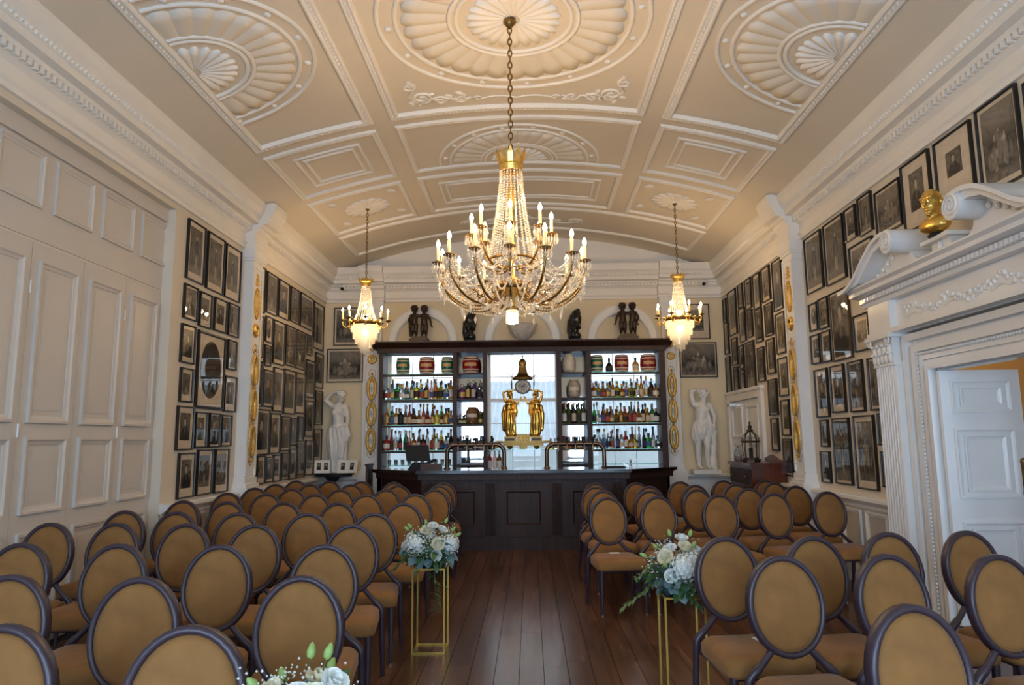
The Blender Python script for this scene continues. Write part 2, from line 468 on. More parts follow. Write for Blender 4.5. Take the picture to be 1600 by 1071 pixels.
vault_mould('moulding', rect(-UC, UC, V0, V1), BIG, beads=(-.005, .036, .012, .04))
vault_mould('moulding', rect(-UC, UC, 7.62, 8.95), MED)
vault_mould('moulding', rect(-UC, UC, 9.22, 10.60), MED)
vault_mould('moulding', rect(-UC + .24, UC - .24, 9.50, 10.32), SML); vault_mould('moulding', rect(-UC + .33, UC - .33, 9.59, 10.23), SML)
vault_mould('moulding', rect(-UO, UO, 10.82, 11.86), MED)
vault_mould('moulding', rect(-UC, UC, .6, 3.84), BIG)

def arc_pts(cu, cv, r, a0, a1, n, ku=1.0, kv=1.0):
    return [Vector((cu + r * ku * math.cos(a0 + (a1 - a0) * i / n), cv + r * kv * math.sin(a0 + (a1 - a0) * i / n))) for i in range(n + 1)]
def ring(cu, cv, r, a0, a1, prof, n=48, ku=1.0, kv=1.0):
    full = abs(a1 - a0 - 2 * PI) < 1e-6
    p = arc_pts(cu, cv, r, a0, a1, n, ku, kv)
    if full: p = p[:-1]
    vault_mould('ring_moulding', p, prof, closed=full, smooth=True)
def flute(name, cu, cv, r0, r1, a0, a1, h, scal=.0, ku=1.0, kv=1.0):
    nt, nr = 6, 3; vs = []
    for j in range(nr + 1):
        q = j / nr
        for i in range(nt + 1):
            t = i / nt; a = a0 + (a1 - a0) * t
            r = r0 + (r1 + scal * math.sin(PI * t) - r0) * q
            hh = .002 + h * math.sin(PI * t) * (.35 + .65 * q) * (1.0 if j < nr else .7)
            vs.append(vp(cu + r * ku * math.cos(a), cv + r * kv * math.sin(a), hh))
    fs = [(j * (nt + 1) + i, j * (nt + 1) + i + 1, (j + 1) * (nt + 1) + i + 1, (j + 1) * (nt + 1) + i) for j in range(nr) for i in range(nt)]
    k = nr * (nt + 1)
    rim = [vp(cu + (r1 + scal * math.sin(PI * i / nt)) * ku * math.cos(a0 + (a1 - a0) * i / nt), cv + (r1 + scal * math.sin(PI * i / nt)) * kv * math.sin(a0 + (a1 - a0) * i / nt), -.004) for i in range(nt + 1)]
    b = len(vs); vs += rim
    fs += [(k + i, k + i + 1, b + i + 1, b + i) for i in range(nt)]
    MB().add(vs, fs, True).build(name, M_PLASTER if name == 'petal' else M_CEILF, ceiling)
M_CEILF = mat('flute_plaster', (0.76, 0.70, 0.60), 0.65, var=0.02, scale=3)
def fan(cu, cv, R, a0, a1, n, ku=1.0, kv=1.0, shell=True):
    ring(cu, cv, R, a0, a1, SML, ku=ku, kv=kv); ring(cu, cv, R * .87, a0, a1, SML, ku=ku, kv=kv)
    for i in range(n):
        b0 = a0 + (a1 - a0) * i / n; b1 = a0 + (a1 - a0) * (i + 1) / n
        flute('fan_flute', cu, cv, R * .50, R * .80, b0, b1, .030, R * .03, ku, kv)
        if i % 2 == 0:
            am = b1; q = vp(cu + R * .935 * ku * math.cos(am), cv + R * .935 * kv * math.sin(am), .004)
            MB().ell(q, (.035, .035, .018), 8, 5).build('boss', M_PLASTER, ceiling)
    ring(cu, cv, R * .48, a0, a1, SML, 32, ku, kv); ring(cu, cv, R * .43, a0, a1, SML, 32, ku, kv)
    k = max(8, n * 3 // 4)
    for i in range(k):
        b0 = a0 + (a1 - a0) * i / k; b1 = a0 + (a1 - a0) * (i + 1) / k
        flute('petal', cu, cv, R * .05, R * .31, b0, b1, .030, R * .04, ku, kv)
CHX, CHY = -0.135, 5.74
fan(0, CHY, 1.20, 0, 2 * PI, 30)
fan(-UO + .06, CHY, 1.02, -PI / 2, PI / 2, 15); fan(UO - .06, CHY, 1.02, PI / 2, 3 * PI / 2, 15)
fan(0, 8.86, 1.04, PI, 2 * PI, 16)
def patera(cu, cv, R, n):
    for i in range(n): flute('petal', cu, cv, R * .15, R, 2 * PI * i / n, 2 * PI * (i + 1) / n, .018, .03)
    MB().ell(vp(cu, cv, .005), (R * .18, R * .18, .03), 10, 6).build('boss', M_PLASTER, ceiling)
SCX, SCY = 2.26, 9.90
for s in (-1, 1):
    patera(s * SCX, SCY, .30, 14)
    for du, dv in ((-.42, -.42), (.42, -.42), (-.42, .42), (.42, .42)):
        MB().ell(vp(s * SCX + du, SCY + dv, .0), (.09, .07, .018), 10, 5).build('boss', M_PLASTER, ceiling)
# acanthus scrolls
def vscroll(cu, cv, r, turns, a0, sgn, rad=.013, tail=None):
    pts = []; n = int(18 * turns)
    for i in range(n + 1):
        t = i / n; a = a0 + sgn * 2 * PI * turns * t; rr = r * (1 - .85 * t)
        pts.append(vp(cu + rr * math.cos(a), cv + rr * math.sin(a), .006))
    if tail: pts = [vp(tu, tv, .006) for tu, tv in tail] + pts
    MB().tube(pts, rad, 6).build('scroll', M_PLASTER, ceiling)
for s in (-1, 1):
    vscroll(s * 1.02, 7.02, .12, 1.6, PI / 2, s, .016, [(s * 1.1, 6.66), (s * 1.06, 6.8), (s * 1.14, 6.95)])
    vscroll(s * .82, 7.12, .09, 1.5, 0 if s > 0 else PI, -s, .014, [(s * 1.06, 7.18), (s * .97, 7.05)])
    vscroll(s * .60, 7.12, .075, 1.4, 0 if s > 0 else PI, s, .012, [(s * .84, 7.2), (s * .72, 7.08)])
    vscroll(s * 1.12, 6.78, .08, 1.4, -PI / 2, -s, .012)
    vscroll(s * .42, 7.14, .05, 1.2, 0 if s > 0 else PI, -s, .01, [(s * .6, 7.2), (s * .5, 7.1)])
    MB().tube([vp(s * (.40 - .4 * i / 8), 7.16 - .05 * math.sin(PI * i / 8), .004) for i in range(9)], .010, 6).build('scroll', M_PLASTER, ceiling)
    for i in range(9):
        u = s * random.uniform(.45, 1.15); v = random.uniform(6.98, 7.2)
        MB().ell(vp(u, v, .004), (.05, .028, .016), 8, 5, rot=Matrix.Rotation(random.uniform(0, 3), 3, 'Z')).build('acanthus_leaf', M_PLASTER, ceiling)
    vscroll(s * .5, 11.42, .16, 1.5, 0 if s > 0 else PI, s, .014, [(0, 11.42), (s * .3, 11.32)])
    vscroll(s * .9, 11.42, .13, 1.5, 0 if s > 0 else PI, -s, .014, [(s * .5, 11.55), (s * .75, 11.55)])
ring(0, 11.42, .2, 0, 2 * PI, SML, 24)

# cornices: left, right, back, with the pilaster breaks
CP = [(0, 4.06), (.035, 4.06), (.035, 4.10), (.055, 4.125), (.055, 4.14), (.03, 4.15), (.03, 4.255), (.06, 4.28), (.075, 4.29), (.075, 4.335),
      (.11, 4.345), (.125, 4.375), (.20, 4.385), (.20, 4.445), (.215, 4.455), (.235, 4.50), (.275, 4.55), (.287, 4.60), (.29, 4.66), (0, 4.72)]
def cornice(mb, side, a0, a1, d=0.0):
    if side == 'L': mb.extr(CP, lambda p, z, t: (XL + p + (d if p > 0 else 0), t, z), a0, a1)
    elif side == 'R': mb.extr(CP, lambda p, z, t: (XR - p - (d if p > 0 else 0), t, z), a0, a1)
    else: mb.extr(CP, lambda p, z, t: (t, YB - p - (d if p > 0 else 0), z), a0, a1)
    return mb
PLY0, PLY1 = 8.80, 9.16                              # side wall pilasters
BPX = [(-2.975, -2.655), (2.385, 2.665)]              # bar wall pilasters
tl = struct('trim_1', cornice(MB(), 'L', YF, YB), M_PLASTER)
tr_ = struct('trim_2', cornice(MB(), 'R', YF, YB), M_PLASTER)
tb = struct('trim_3', cornice(MB(), 'B', XL, XR), M_PLASTER)
cornice(MB(), 'L', PLY0 - .03, PLY1 + .03, .13).build('cornice_break', M_PLASTER, tl)
cornice(MB(), 'R', PLY0 - .03, PLY1 + .03, .13).build('cornice_break', M_PLASTER, tr_)
for a, b in BPX: cornice(MB(), 'B', a - .05, b + .05, .13).build('cornice_break', M_PLASTER, tb)
for root, side in ((tl, 'L'), (tr_, 'R'), (tb, 'B')):
    d = MB(); t = YF if side != 'B' else XL + .3; e = YB if side != 'B' else XR - .3
    while t < e:
        if side == 'L': d.box(XL + .07, XL + .115, t, t + .035, 4.29, 4.34)
        elif side == 'R': d.box(XR - .115, XR - .07, t, t + .035, 4.29, 4.34)
        else: d.box(t, t + .035, YB - .115, YB - .07, 4.29, 4.34)
        t += .065
    tag(d.build('dentils', M_PLASTER, root), kind='stuff')
    d = MB(); t = YF if side != 'B' else XL + .3
    while t < e:
        if side == 'L': d.octa((XL + .225, t, 4.475), .022)
        elif side == 'R': d.octa((XR - .225, t, 4.475), .022)
        else: d.octa((t, YB - .225, 4.475), .022)
        t += .05
    tag(d.build('leaf_enrichment', M_PLASTER, root), kind='stuff')

# dado ledge and dado panels
LP = [(0, DZ - .13), (.02, DZ - .13), (.02, DZ - .10), (.06, DZ - .07), (.10, DZ - .05), (.11, DZ - .045), (.11, DZ - .008), (.10, DZ), (0, DZ)]
BP = [(0, 0), (.035, 0), (.035, .14), (.02, .18), (.012, .2), (0, .2)]
for nm, prof, k in (('trim_', LP, 4), ('baseboard_', BP, 0)):
    m = MB().extr(prof, lambda p, z, t: (XL + p, t, z), 7.05, YB)
    struct(nm + ('left' if not k else '4'), m, M_TRIM)
    m = MB().extr(prof, lambda p, z, t: (XR - p, t, z), 6.92, YB)
    struct(nm + ('right' if not k else '5'), m, M_TRIM)
    m = MB().extr(prof, lambda p, z, t: (t, YB - p, z), XL, -2.6); m.extr(prof, lambda p, z, t: (t, YB - p, z), 2.35, XR)
    struct(nm + ('back' if not k else '6'), m, M_TRIM)
def wall_panel(side, a0, a1, z0, z1, parent, m=M_TRIM, x=None, w=.045, h=.022, name='panel_moulding'):
    """raised rectangular moulding on a wall"""
    mb = MB()
    def P(t, z, d):
        if side == 'L': return ((XL if x is None else x) + d, t, z)
        if side == 'R': return ((XR if x is None else x) - d, t, z)
        return (t, (YB if x is None else x) - d, z)
    prof = [(0, 0), (0, h), (w * .35, h), (w * .6, h * .55), (w, h * .3), (w, 0)]
    corners = lambda o: [(a0 + o, z0 + o), (a1 - o, z0 + o), (a1 - o, z1 - o), (a0 + o, z1 - o)]
    vs = []; k = len(prof)
    for o, d in prof: vs += [P(t, z, d) for t, z in corners(o)]
    fs = [(j * 4 + i, j * 4 + (i + 1) % 4, (j + 1) * 4 + (i + 1) % 4, (j + 1) * 4 + i) for j in range(k - 1) for i in range(4)]
    mb.add(vs, fs); return mb.build(name, m, parent)
dl = struct('trim_7', MB().box(XL, XL + .012, 7.05, YB, .2, DZ - .1), M_DADO)
dr = struct('trim_8', MB().box(XR - .012, XR, 6.92, YB, .2, DZ - .1), M_DADO)
db = struct('trim_9', MB().box(XL, -2.6, YB - .012, YB, .2, DZ - .1).box(2.35, XR, YB - .012, YB, .2, DZ - .1), M_TRIM)
for i in range(3): wall_panel('L', 7.2 + i * .52, 7.62 + i * .52, .3, .78, dl, x=XL + .012); wall_panel('R', 7.12 + i * .55, 7.56 + i * .55, .3, .78, dr, x=XR - .012)
for i in range(5): wall_panel('L', 9.35 + i * .62, 9.85 + i * .62, .3, .78, dl, x=XL + .012)

# pilasters with gilded ornament
def pilaster(n, loc, rotz, W, D, label_side):
    """local frame: x across, -y out from the wall, z up"""
    s = MB(); h = W / 2
    s.box(-h, h, -D, 0, 1.10, 3.86)
    s.box(-h, -h + .04, -D - .014, -D, 1.12, 3.82).box(h - .04, h, -D - .014, -D, 1.12, 3.82)
    root = s.build('trim_%d' % n, M_TRIM, None, loc, rotz); root['kind'] = 'structure'
    b = MB(); b.box(-h - .06, h + .06, -D - .06, 0, DZ - .2, DZ + .05).box(-h - .045, h + .045, -D - .045, 0, DZ + .05, DZ + .09).box(-h - .02, h + .02, -D - .02, 0, DZ + .09, DZ + .165)
    b.box(-h - .045, h + .045, -D - .045, 0, 0, DZ - .2)
    b.build('pilaster_base', M_TRIM, root)
    c = MB(); c.box(-h - .01, h + .01, -D - .01, 0, 3.82, 3.86).box(-h - .02, h + .02, -D - .02, 0, 3.90, 3.94).box(-h - .035, h + .035, -D - .035, 0, 3.94, 4.06).box(-h, h, -D, 0, 3.86, 3.9)
    for i in range(5): c.ell((-h * .8 + i * h * .4, -D - .02, 3.98), (.018, .02, .045), 6, 5)
    c.build('capital', M_TRIM, root)
    e = .20 if W > .3 else .17; gw = (W / 2 - .05) * .86; yy = -D - .004
    def ell_ring(zc, rx, rz, rad, m, name, n=28):
        MB().tube([(rx * math.cos(2 * PI * i / n), yy, zc + rz * math.sin(2 * PI * i / n)) for i in range(n)], rad, 6, closed=True).build(name, m, root)
    for zc in (2.48, 2.02, 1.56):
        ell_ring(zc, gw * .70, .185, .030, M_GOLDP, 'gilt_wreath'); ell_ring(zc, gw * .5, .125, .010, M_GOLD, 'gilt_ring')
        ell_ring(zc, gw * 1.0, .222, .009, M_SILVER, 'ribbon')
        leaves = MB()
        for i in range(18):
            a = 2 * PI * i / 18
            leaves.ell((gw * .84 * math.cos(a), yy, zc + .2 * math.sin(a)), (.012, .01, .022), 6, 4)
        tag(leaves.build('wreath_leaves', M_GOLD, root), kind='stuff')
        MB().ell((0, yy, zc), (.018, .014, .075), 8, 6).ell((0, yy, zc), (.045, .012, .02), 8, 6).build('palmette', M_SILVER, root)
    for zc in (2.74, 2.25, 1.79, 1.32):
        for s2 in (-1, 1):
            pts = [(s2 * gw * (.1 + .6 * math.sin(PI * t)), yy, zc - .07 + .15 * t) for t in [i / 8 for i in range(9)]]
            MB().tube(pts, .008, 5).build('gilt_scroll', M_SILVER if s2 > 0 else M_GOLDP, root)
        MB().octa((0, yy, zc), .03, .04).build('rosette', M_GOLDP, root)
    ell_ring(3.0, gw * .62, gw * .62, .024, M_GOLD, 'gilt_roundel'); ell_ring(3.0, gw * .8, gw * .8, .012, M_GOLDP, 'gilt_ring')
    MB().ell((0, yy, 3.0), (gw * .42, .014, gw * .42), 12, 6).build('medallion', M_SILVER if label_side == 'B' else M_GOLD, root)
    ell_ring(3.36, gw * .7, .20, .016, M_GOLDP, 'gilt_wreath'); ell_ring(3.36, gw * .42, .13, .012, M_GOLD, 'gilt_ring')
    for i in range(3): MB().ell((0, yy, 3.62 + i * .055), (gw * (.7 - .12 * i), .012, .028), 10, 5).build('gilt_leaf', M_SILVER if label_side == 'B' else M_GOLDP, root)
    for zz in [1.24 + k * .062 for k in range(40)]:
        pass
    bd = MB()
    for k in range(78):
        for s2 in (-1, 1): bd.octa((s2 * (h - .052), yy, 1.22 + k * .032), .009)
    tag(bd.build('bead_border', M_GOLDP if label_side != 'B' else M_SILVER, root), kind='stuff')
pm = (PLY0 + PLY1) / 2
pilaster(10, (XL, pm, 0), PI / 2, .34, .13, 'L')
pilaster(11, (XR, pm, 0), -PI / 2, .34, .13, 'R')
for i, (a, b) in enumerate(BPX): pilaster(12 + i, ((a + b) / 2, YB, 0), 0, b - a, .10, 'B')

# blind arches over the bar windows
for i, (xc, r) in enumerate(((-1.92, .64), (-.115, .70), (1.69, .64))):
    m = MB(); n = 32; prof = [(r, 0), (r, .028), (r - .03, .045), (r - .13, .036), (r - .155, .05), (r - .18, .02), (r - .18, 0)]
    vs = []; k = len(prof); zc = 3.32
    path = [(1, 0, -.2)] + [(math.cos(PI * j / n), math.sin(PI * j / n), 0) for j in range(n + 1)] + [(-1, 0, -.2)]
    for c, s, dz in path:
        for rr, d in prof: vs.append((xc + rr * c, YB - d, zc + rr * s + dz))
    fs = [(j * k + q, (j + 1) * k + q, (j + 1) * k + q + 1, j * k + q + 1) for j in range(len(path) - 1) for q in range(k - 1)]
    struct('trim_%d' % (15 + i), m.add(vs, fs), M_TRIM)

# folding panelled doors in the recess of the left wall
XP = XL - .11
recess = MB().box(XP - .03, XP, YF, 7.05, 3.13, 4.0)
fz = struct('trim_20', recess, M_PANEL)
MB().box(XP, XP + .03, YF, 7.05, 3.86, 4.0).build('frieze_rail', M_PANEL, fz)
for k in range(13):
    y1 = 7.17 - .09 - k * .632
    if y1 > YF + .6: wall_panel('L', y1 - .47, y1 + .02, 3.38, 3.83, fz, M_PANEL, x=XP, name='frieze_panel')
for k in range(9):
    y1 = 7.045 + .0 - k * .632; y0 = y1 - .626
    d = struct('door_%d' % (k + 3), MB().box(XP - .035, XP, y0, y1, .01, 3.11), M_PANEL)
    for z0, z1 in ((1.71, 2.98), (1.02, 1.60), (.18, .88)):
        wall_panel('L', y0 + .075, y1 - .075, z0, z1, d, M_PANEL, x=XP, w=.055, h=.026)
        MB().box(XP, XP + .006, y0 + .17, y1 - .17, z0 + .10, z1 - .10).build('raised_panel', M_PANEL, d)
    if k % 2 == 0:
        for zz in (2.75, 1.65, .55): MB().tube([(XP + .006, y0, zz - .05), (XP + .006, y0, zz + .05)], .008, 6).build('hinge', M_TRIM, d)

# double door on the right wall by the bar
d0, d1, dz = 10.70, 12.30, 2.16
m = MB(); w = .12
for a0, a1, z0, z1 in ((d0 - w, d0, 0, dz + w), (d1, d1 + w, 0, dz + w), (d0, d1, dz, dz + w)):
    m.box(XR - .05, XR, a0, a1, z0, z1)
m.box(XR - .07, XR, d0 - w - .03, d1 + w + .03, dz + w, dz + w + .05)
dr1 = struct('door_1', m, M_TRIM)
for k in range(2):
    a0 = d0 + k * .8 + .01; a1 = a0 + .78
    lf = MB().box(XR - .018, XR - .001, a0, a1, 0.01, dz - .01).build('door_leaf', M_TRIM, dr1)
    for z0, z1 in ((1.55, 2.05), (.75, 1.45), (.15, .65)): wall_panel('R', a0 + .1, a1 - .1, z0, z1, lf, M_TRIM, x=XR - .018)
MB().box(XR - .12, XR - .02, 12.0, 12.16, 2.08, 2.12).build('door_closer', M_STEEL, dr1)
# ------------------------------------------------------------------ framed prints: (y0, y1, z0, z1) on the side walls
L1 =[[(7.28,7.71,3.32,3.99),(7.75,8.22,3.31,3.99),(8.23,8.71,3.31,3.98)],
 [(7.27,7.6,2.88,3.26),(7.63,7.95,2.85,3.25),(8.0,8.36,2.86,3.26),(8.38,8.72,2.86,3.27)],
 [(7.26,7.59,2.4,2.82),(7.64,8.37,1.93,2.81),(8.41,8.7,2.44,2.81)],
 [(7.29,7.59,1.98,2.35),(8.37,8.74,1.92,2.36)],
 [(7.27,7.66,1.47,1.94),(7.67,7.98,1.49,1.89),(8.01,8.33,1.49,1.89),(8.33,8.65,1.5,1.88)],
 [(7.35,7.74,0.96,1.44),(7.77,8.17,0.96,1.47),(8.21,8.61,0.95,1.47)]]
L2 =[[(9.3,9.55,3.33,3.97),(9.59,10.03,3.37,3.96),(10.06,10.54,3.39,3.96),(10.57,11.02,3.41,3.96),(11.05,11.75,3.41,3.97),(11.76,12.37,3.15,3.96)],
 [(9.31,9.56,2.7,3.28),(9.61,9.89,2.95,3.32),(9.91,10.4,2.68,3.32),(10.41,10.9,2.71,3.33),(10.89,11.4,2.71,3.33),(11.4,11.76,2.99,3.33),(11.93,12.42,2.48,3.09)],
 [(9.31,9.59,2.03,2.65),(9.6,9.87,2.61,2.91),(9.59,10.0,2.04,2.56),(9.98,10.42,1.99,2.63),(10.42,10.96,1.97,2.65),(10.95,11.44,2.0,2.65),(11.42,11.93,2.28,2.91),(11.98,12.43,1.83,2.43)],
 [(9.33,9.91,1.37,2.0),(9.91,10.35,1.38,1.96),(10.35,10.78,1.41,1.93),(10.77,11.11,1.49,1.92),(11.12,11.43,1.55,1.95),(11.45,11.95,1.63,2.23),(11.96,12.44,1.17,1.77)],
 [(9.48,9.81,0.97,1.36),(9.8,10.13,0.98,1.34),(10.1,10.42,0.97,1.36),(10.42,10.79,0.98,1.38),(10.77,11.12,0.97,1.44),(11.11,11.54,0.97,1.52),(11.53,12.0,0.99,1.57)]]
R1 =[[(8.17,8.69,3.31,4.02),(7.57,8.11,3.29,4.02),(7.27,7.55,3.66,4.02),(6.92,7.23,3.63,4.04),(6.37,6.87,3.51,3.97),(5.88,6.36,3.4,4.04),(5.3,5.82,3.46,4.03),(4.77,5.25,3.36,4.05),(4.39,4.72,3.43,4.0)],
 [(8.41,8.68,2.84,3.18),(8.1,8.4,2.82,3.19),(7.57,8.08,2.4,3.19),(6.96,7.5,3.19,3.58),(7.16,7.53,2.44,2.83)],
 [(8.4,8.69,2.43,2.79),(8.09,8.39,2.42,2.79)],
 [(8.26,8.65,1.78,2.36),(7.82,8.2,1.82,2.36),(7.38,7.74,1.81,2.36),(6.94,7.29,1.81,2.35)],
 [(8.33,8.58,1.43,1.75),(8.34,8.63,1.01,1.38),(7.79,8.24,1.02,1.76),(7.23,7.71,1.0,1.77),(6.86,7.17,1.46,1.78),(6.93,7.16,1.05,1.4)]]
R2 =[[(12.23,12.46,3.58,4.01),(11.65,12.13,3.29,4.06),(11.26,11.54,3.67,4.07),(10.83,11.16,3.57,4.06),(10.41,10.75,3.5,4.04),(9.97,10.34,3.53,4.04),(9.49,9.88,3.31,4.03),(9.34,9.46,3.59,4.05)],
 [(12.17,12.53,3.01,3.57),(11.2,11.56,3.1,3.66),(10.84,11.13,3.12,3.55),(10.4,10.74,2.98,3.49),(9.95,10.29,3.01,3.49),(9.49,9.87,2.7,3.27),(9.3,9.42,3.09,3.53),(9.3,9.43,2.63,3.04)],
 [(12.15,12.52,2.3,2.96),(11.7,12.04,2.77,3.23),(11.37,11.63,2.67,3.06),(10.84,11.31,2.3,3.06),(10.4,10.73,2.38,2.9),(9.95,10.31,2.46,2.97),(9.47,9.87,2.11,2.64),(9.32,9.44,2.07,2.51)],
 [(11.73,12.01,2.3,2.74),(11.38,11.65,2.3,2.66),(9.95,10.33,1.86,2.38),(9.52,9.86,1.57,2.06),(9.34,9.45,1.55,2.03)],
 [(12.44,12.57,1.89,2.25),(12.46,12.58,1.47,1.84),(12.48,12.61,1.03,1.43),(9.99,10.3,1.36,1.82),(9.5,9.87,1.03,1.53),(9.35,9.46,1.06,1.48)]]

def print_mat(name, kind, base, seed):
    """aged engraving: a pale figure or group against a dark ground, tone varied by noise"""
    m = bpy.data.materials.new(name); m.use_nodes = True; nt = m.node_tree; b = nt.nodes['Principled BSDF']
    N = nt.nodes.new; L = nt.links.new
    tc = N('ShaderNodeTexCoord'); oi = N('ShaderNodeObjectInfo')
    sep = N('ShaderNodeSeparateXYZ'); L(tc.outputs['Generated'], sep.inputs[0])
    def math_(op, a, b_=None, clamp=False):
        n = N('ShaderNodeMath'); n.operation = op; n.use_clamp = clamp
        for i, q in enumerate((a, b_)):
            if q is None: continue
            if isinstance(q, (int, float)): n.inputs[i].default_value = q
            else: L(q, n.inputs[i])
        return n.outputs[0]
    X, Z = sep.outputs['X'], sep.outputs['Z']
    nz = N('ShaderNodeTexNoise'); nz.inputs['Scale'].default_value = 7; nz.inputs['Detail'].default_value = 7; nz.noise_dimensions = '4D'
    L(tc.outputs['Generated'], nz.inputs['Vector']); L(math_('MULTIPLY', oi.outputs['Random'], 40.0), nz.inputs['W'])
    wob = math_('MULTIPLY', math_('SUBTRACT', nz.outputs['Fac'], .5), 3.2 if kind == 'scene' else .35)
    def blob(cx, cz, rx, rz, soft):
        dx = math_('DIVIDE', math_('SUBTRACT', X, cx), rx); dz = math_('DIVIDE', math_('SUBTRACT', Z, cz), rz)
        d = math_('ADD', math_('SQRT', math_('ADD', math_('MULTIPLY', dx, dx), math_('MULTIPLY', dz, dz))), wob)
        mr = N('ShaderNodeMapRange'); mr.inputs['From Min'].default_value = 1 + soft; mr.inputs['From Max'].default_value = 1 - soft
        L(d, mr.inputs['Value']); return mr.outputs['Result']
    shift = math_('MULTIPLY', math_('SUBTRACT', oi.outputs['Random'], .5), .12)
    cx = math_('ADD', shift, .5)
    tone = math_('ADD', math_('MULTIPLY', nz.outputs['Fac'], .62), -.20)
    lx = math_('SUBTRACT', cx, .045); rx_ = math_('ADD', cx, .045)
    if kind == 'bust':
        parts = [(.5, .7, .55, .45, .5, .10), (cx, .16, .40, .30, .12, -.22), (cx, .34, .24, .16, .12, -.22), (cx, .38, .06, .12, .2, .42), (cx, .70, .15, .16, .12, -.16), (cx, .655, .105, .13, .12, .66)]
    elif kind == 'figure':
        parts = [(.5, .06, .6, .12, .4, .22), (.5, .75, .5, .35, .5, .10), (cx, .55, .13, .20, .12, -.22), (lx, .28, .034, .17, .15, .50), (rx_, .28, .034, .17, .15, .46), (cx, .56, .035, .13, .2, .34), (cx, .80, .055, .05, .12, -.1), (cx, .775, .042, .045, .12, .66)]
    elif kind == 'oval':
        parts = [(.5, .5, .46, .46, .05, -.12)]
    else:
        parts = [(.5, .95, .7, .34, .4, .30), (.5, .30, .42, .30, .3, -.12), (.34, .33, .08, .16, .3, .40), (.36, .56, .03, .05, .12, .5), (.5, .40, .11, .20, .3, .36), (.5, .66, .03, .05, .12, .55), (.66, .33, .09, .15, .3, .40), (.66, .55, .03, .05, .12, .5), (.82, .32, .06, .13, .3, .30), (.18, .30, .07, .12, .3, .30), (.5, .05, .6, .10, .4, .24)]
    for p in parts: tone = math_('ADD', tone, math_('MULTIPLY', blob(*p[:5]), p[5]))
    rp = N('ShaderNodeValToRGB'); e = rp.color_ramp.elements
    e[0].position = .0; e[0].color = (.012, .010, .008, 1); e[1].position = .9; e[1].color = base
    L(tone, rp.inputs['Fac']); L(rp.outputs['Color'], b.inputs['Base Color']); b.inputs['Roughness'].default_value = .7
    return m
M_PRINTS = [print_mat('engraving_bust', 'bust', (.56, .47, .36, 1), 1), print_mat('engraving_figure', 'figure', (.54, .46, .35, 1), 2),
            print_mat('engraving_scene', 'scene', (.50, .43, .34, 1), 3), print_mat('engraving_oval', 'oval', (.42, .34, .25, 1), 4)]
M_FRAMEG = mat('brown_gilt_frame', (.10, .07, .035), .4, .4)
def picture(name, loc, rotz, w, h, label, group, kind=0, margin=.05, oval=False, fm=M_FRAME, bar=.016):
    t = thing(name, label, 'picture', loc, rotz, group)
    a = w / 2; D = .030
    f = MB(); prof = [(0, 0), (0, -D), (bar * .6, -D - .004), (bar, -D + .008), (bar, -.004)]
    vs = []
    for o, d in prof: vs += [(-a + o, d, o), (a - o, d, o), (a - o, d, h - o), (-a + o, d, h - o)]
    f.add(vs, [(j * 4 + i, j * 4 + (i + 1) % 4, (j + 1) * 4 + (i + 1) % 4, (j + 1) * 4 + i) for j in range(len(prof) - 1) for i in range(4)])
    f.build('frame', fm, t)
    MB().box(-a + bar * .8, a - bar * .8, -.012, -.001, bar * .8, h - bar * .8).build('mount', M_MATB, t)
    ms, mbot = margin, margin * 1.5
    x0, x1, z0, z1 = -a + bar + ms, a - bar - ms, bar + mbot, h - bar - ms
    if oval:
        n = 28; cx, cz, rx, rz = 0, (z0 + z1) / 2, (x1 - x0) / 2, (z1 - z0) / 2
        p = MB(); p.extr([(cx + rx * math.cos(2 * PI * i / n), cz + rz * math.sin(2 * PI * i / n)) for i in range(n)], lambda q, r, d: (q, d, r), -.0145, -.012)
        p.build('print', M_PRINTS[3 if kind == 3 else 0], t)
    else:
        MB().box(x0, x1, -.0145, -.012, z0, z1).build('print', M_PRINTS[kind], t)
    MB().add([(-a + bar * .9, -.02, bar * .9), (a - bar * .9, -.02, bar * .9), (a - bar * .9, -.02, h - bar * .9), (-a + bar * .9, -.02, h - bar * .9)], [(0, 1, 2, 3)]).build('glazing', M_GLASS, t)
    return t
rnd = random.Random(11)
ROWN = {6: ['top', 'second', 'third', 'fourth', 'fifth', 'bottom'], 5: ['top', 'second', 'third', 'fourth', 'bottom']}
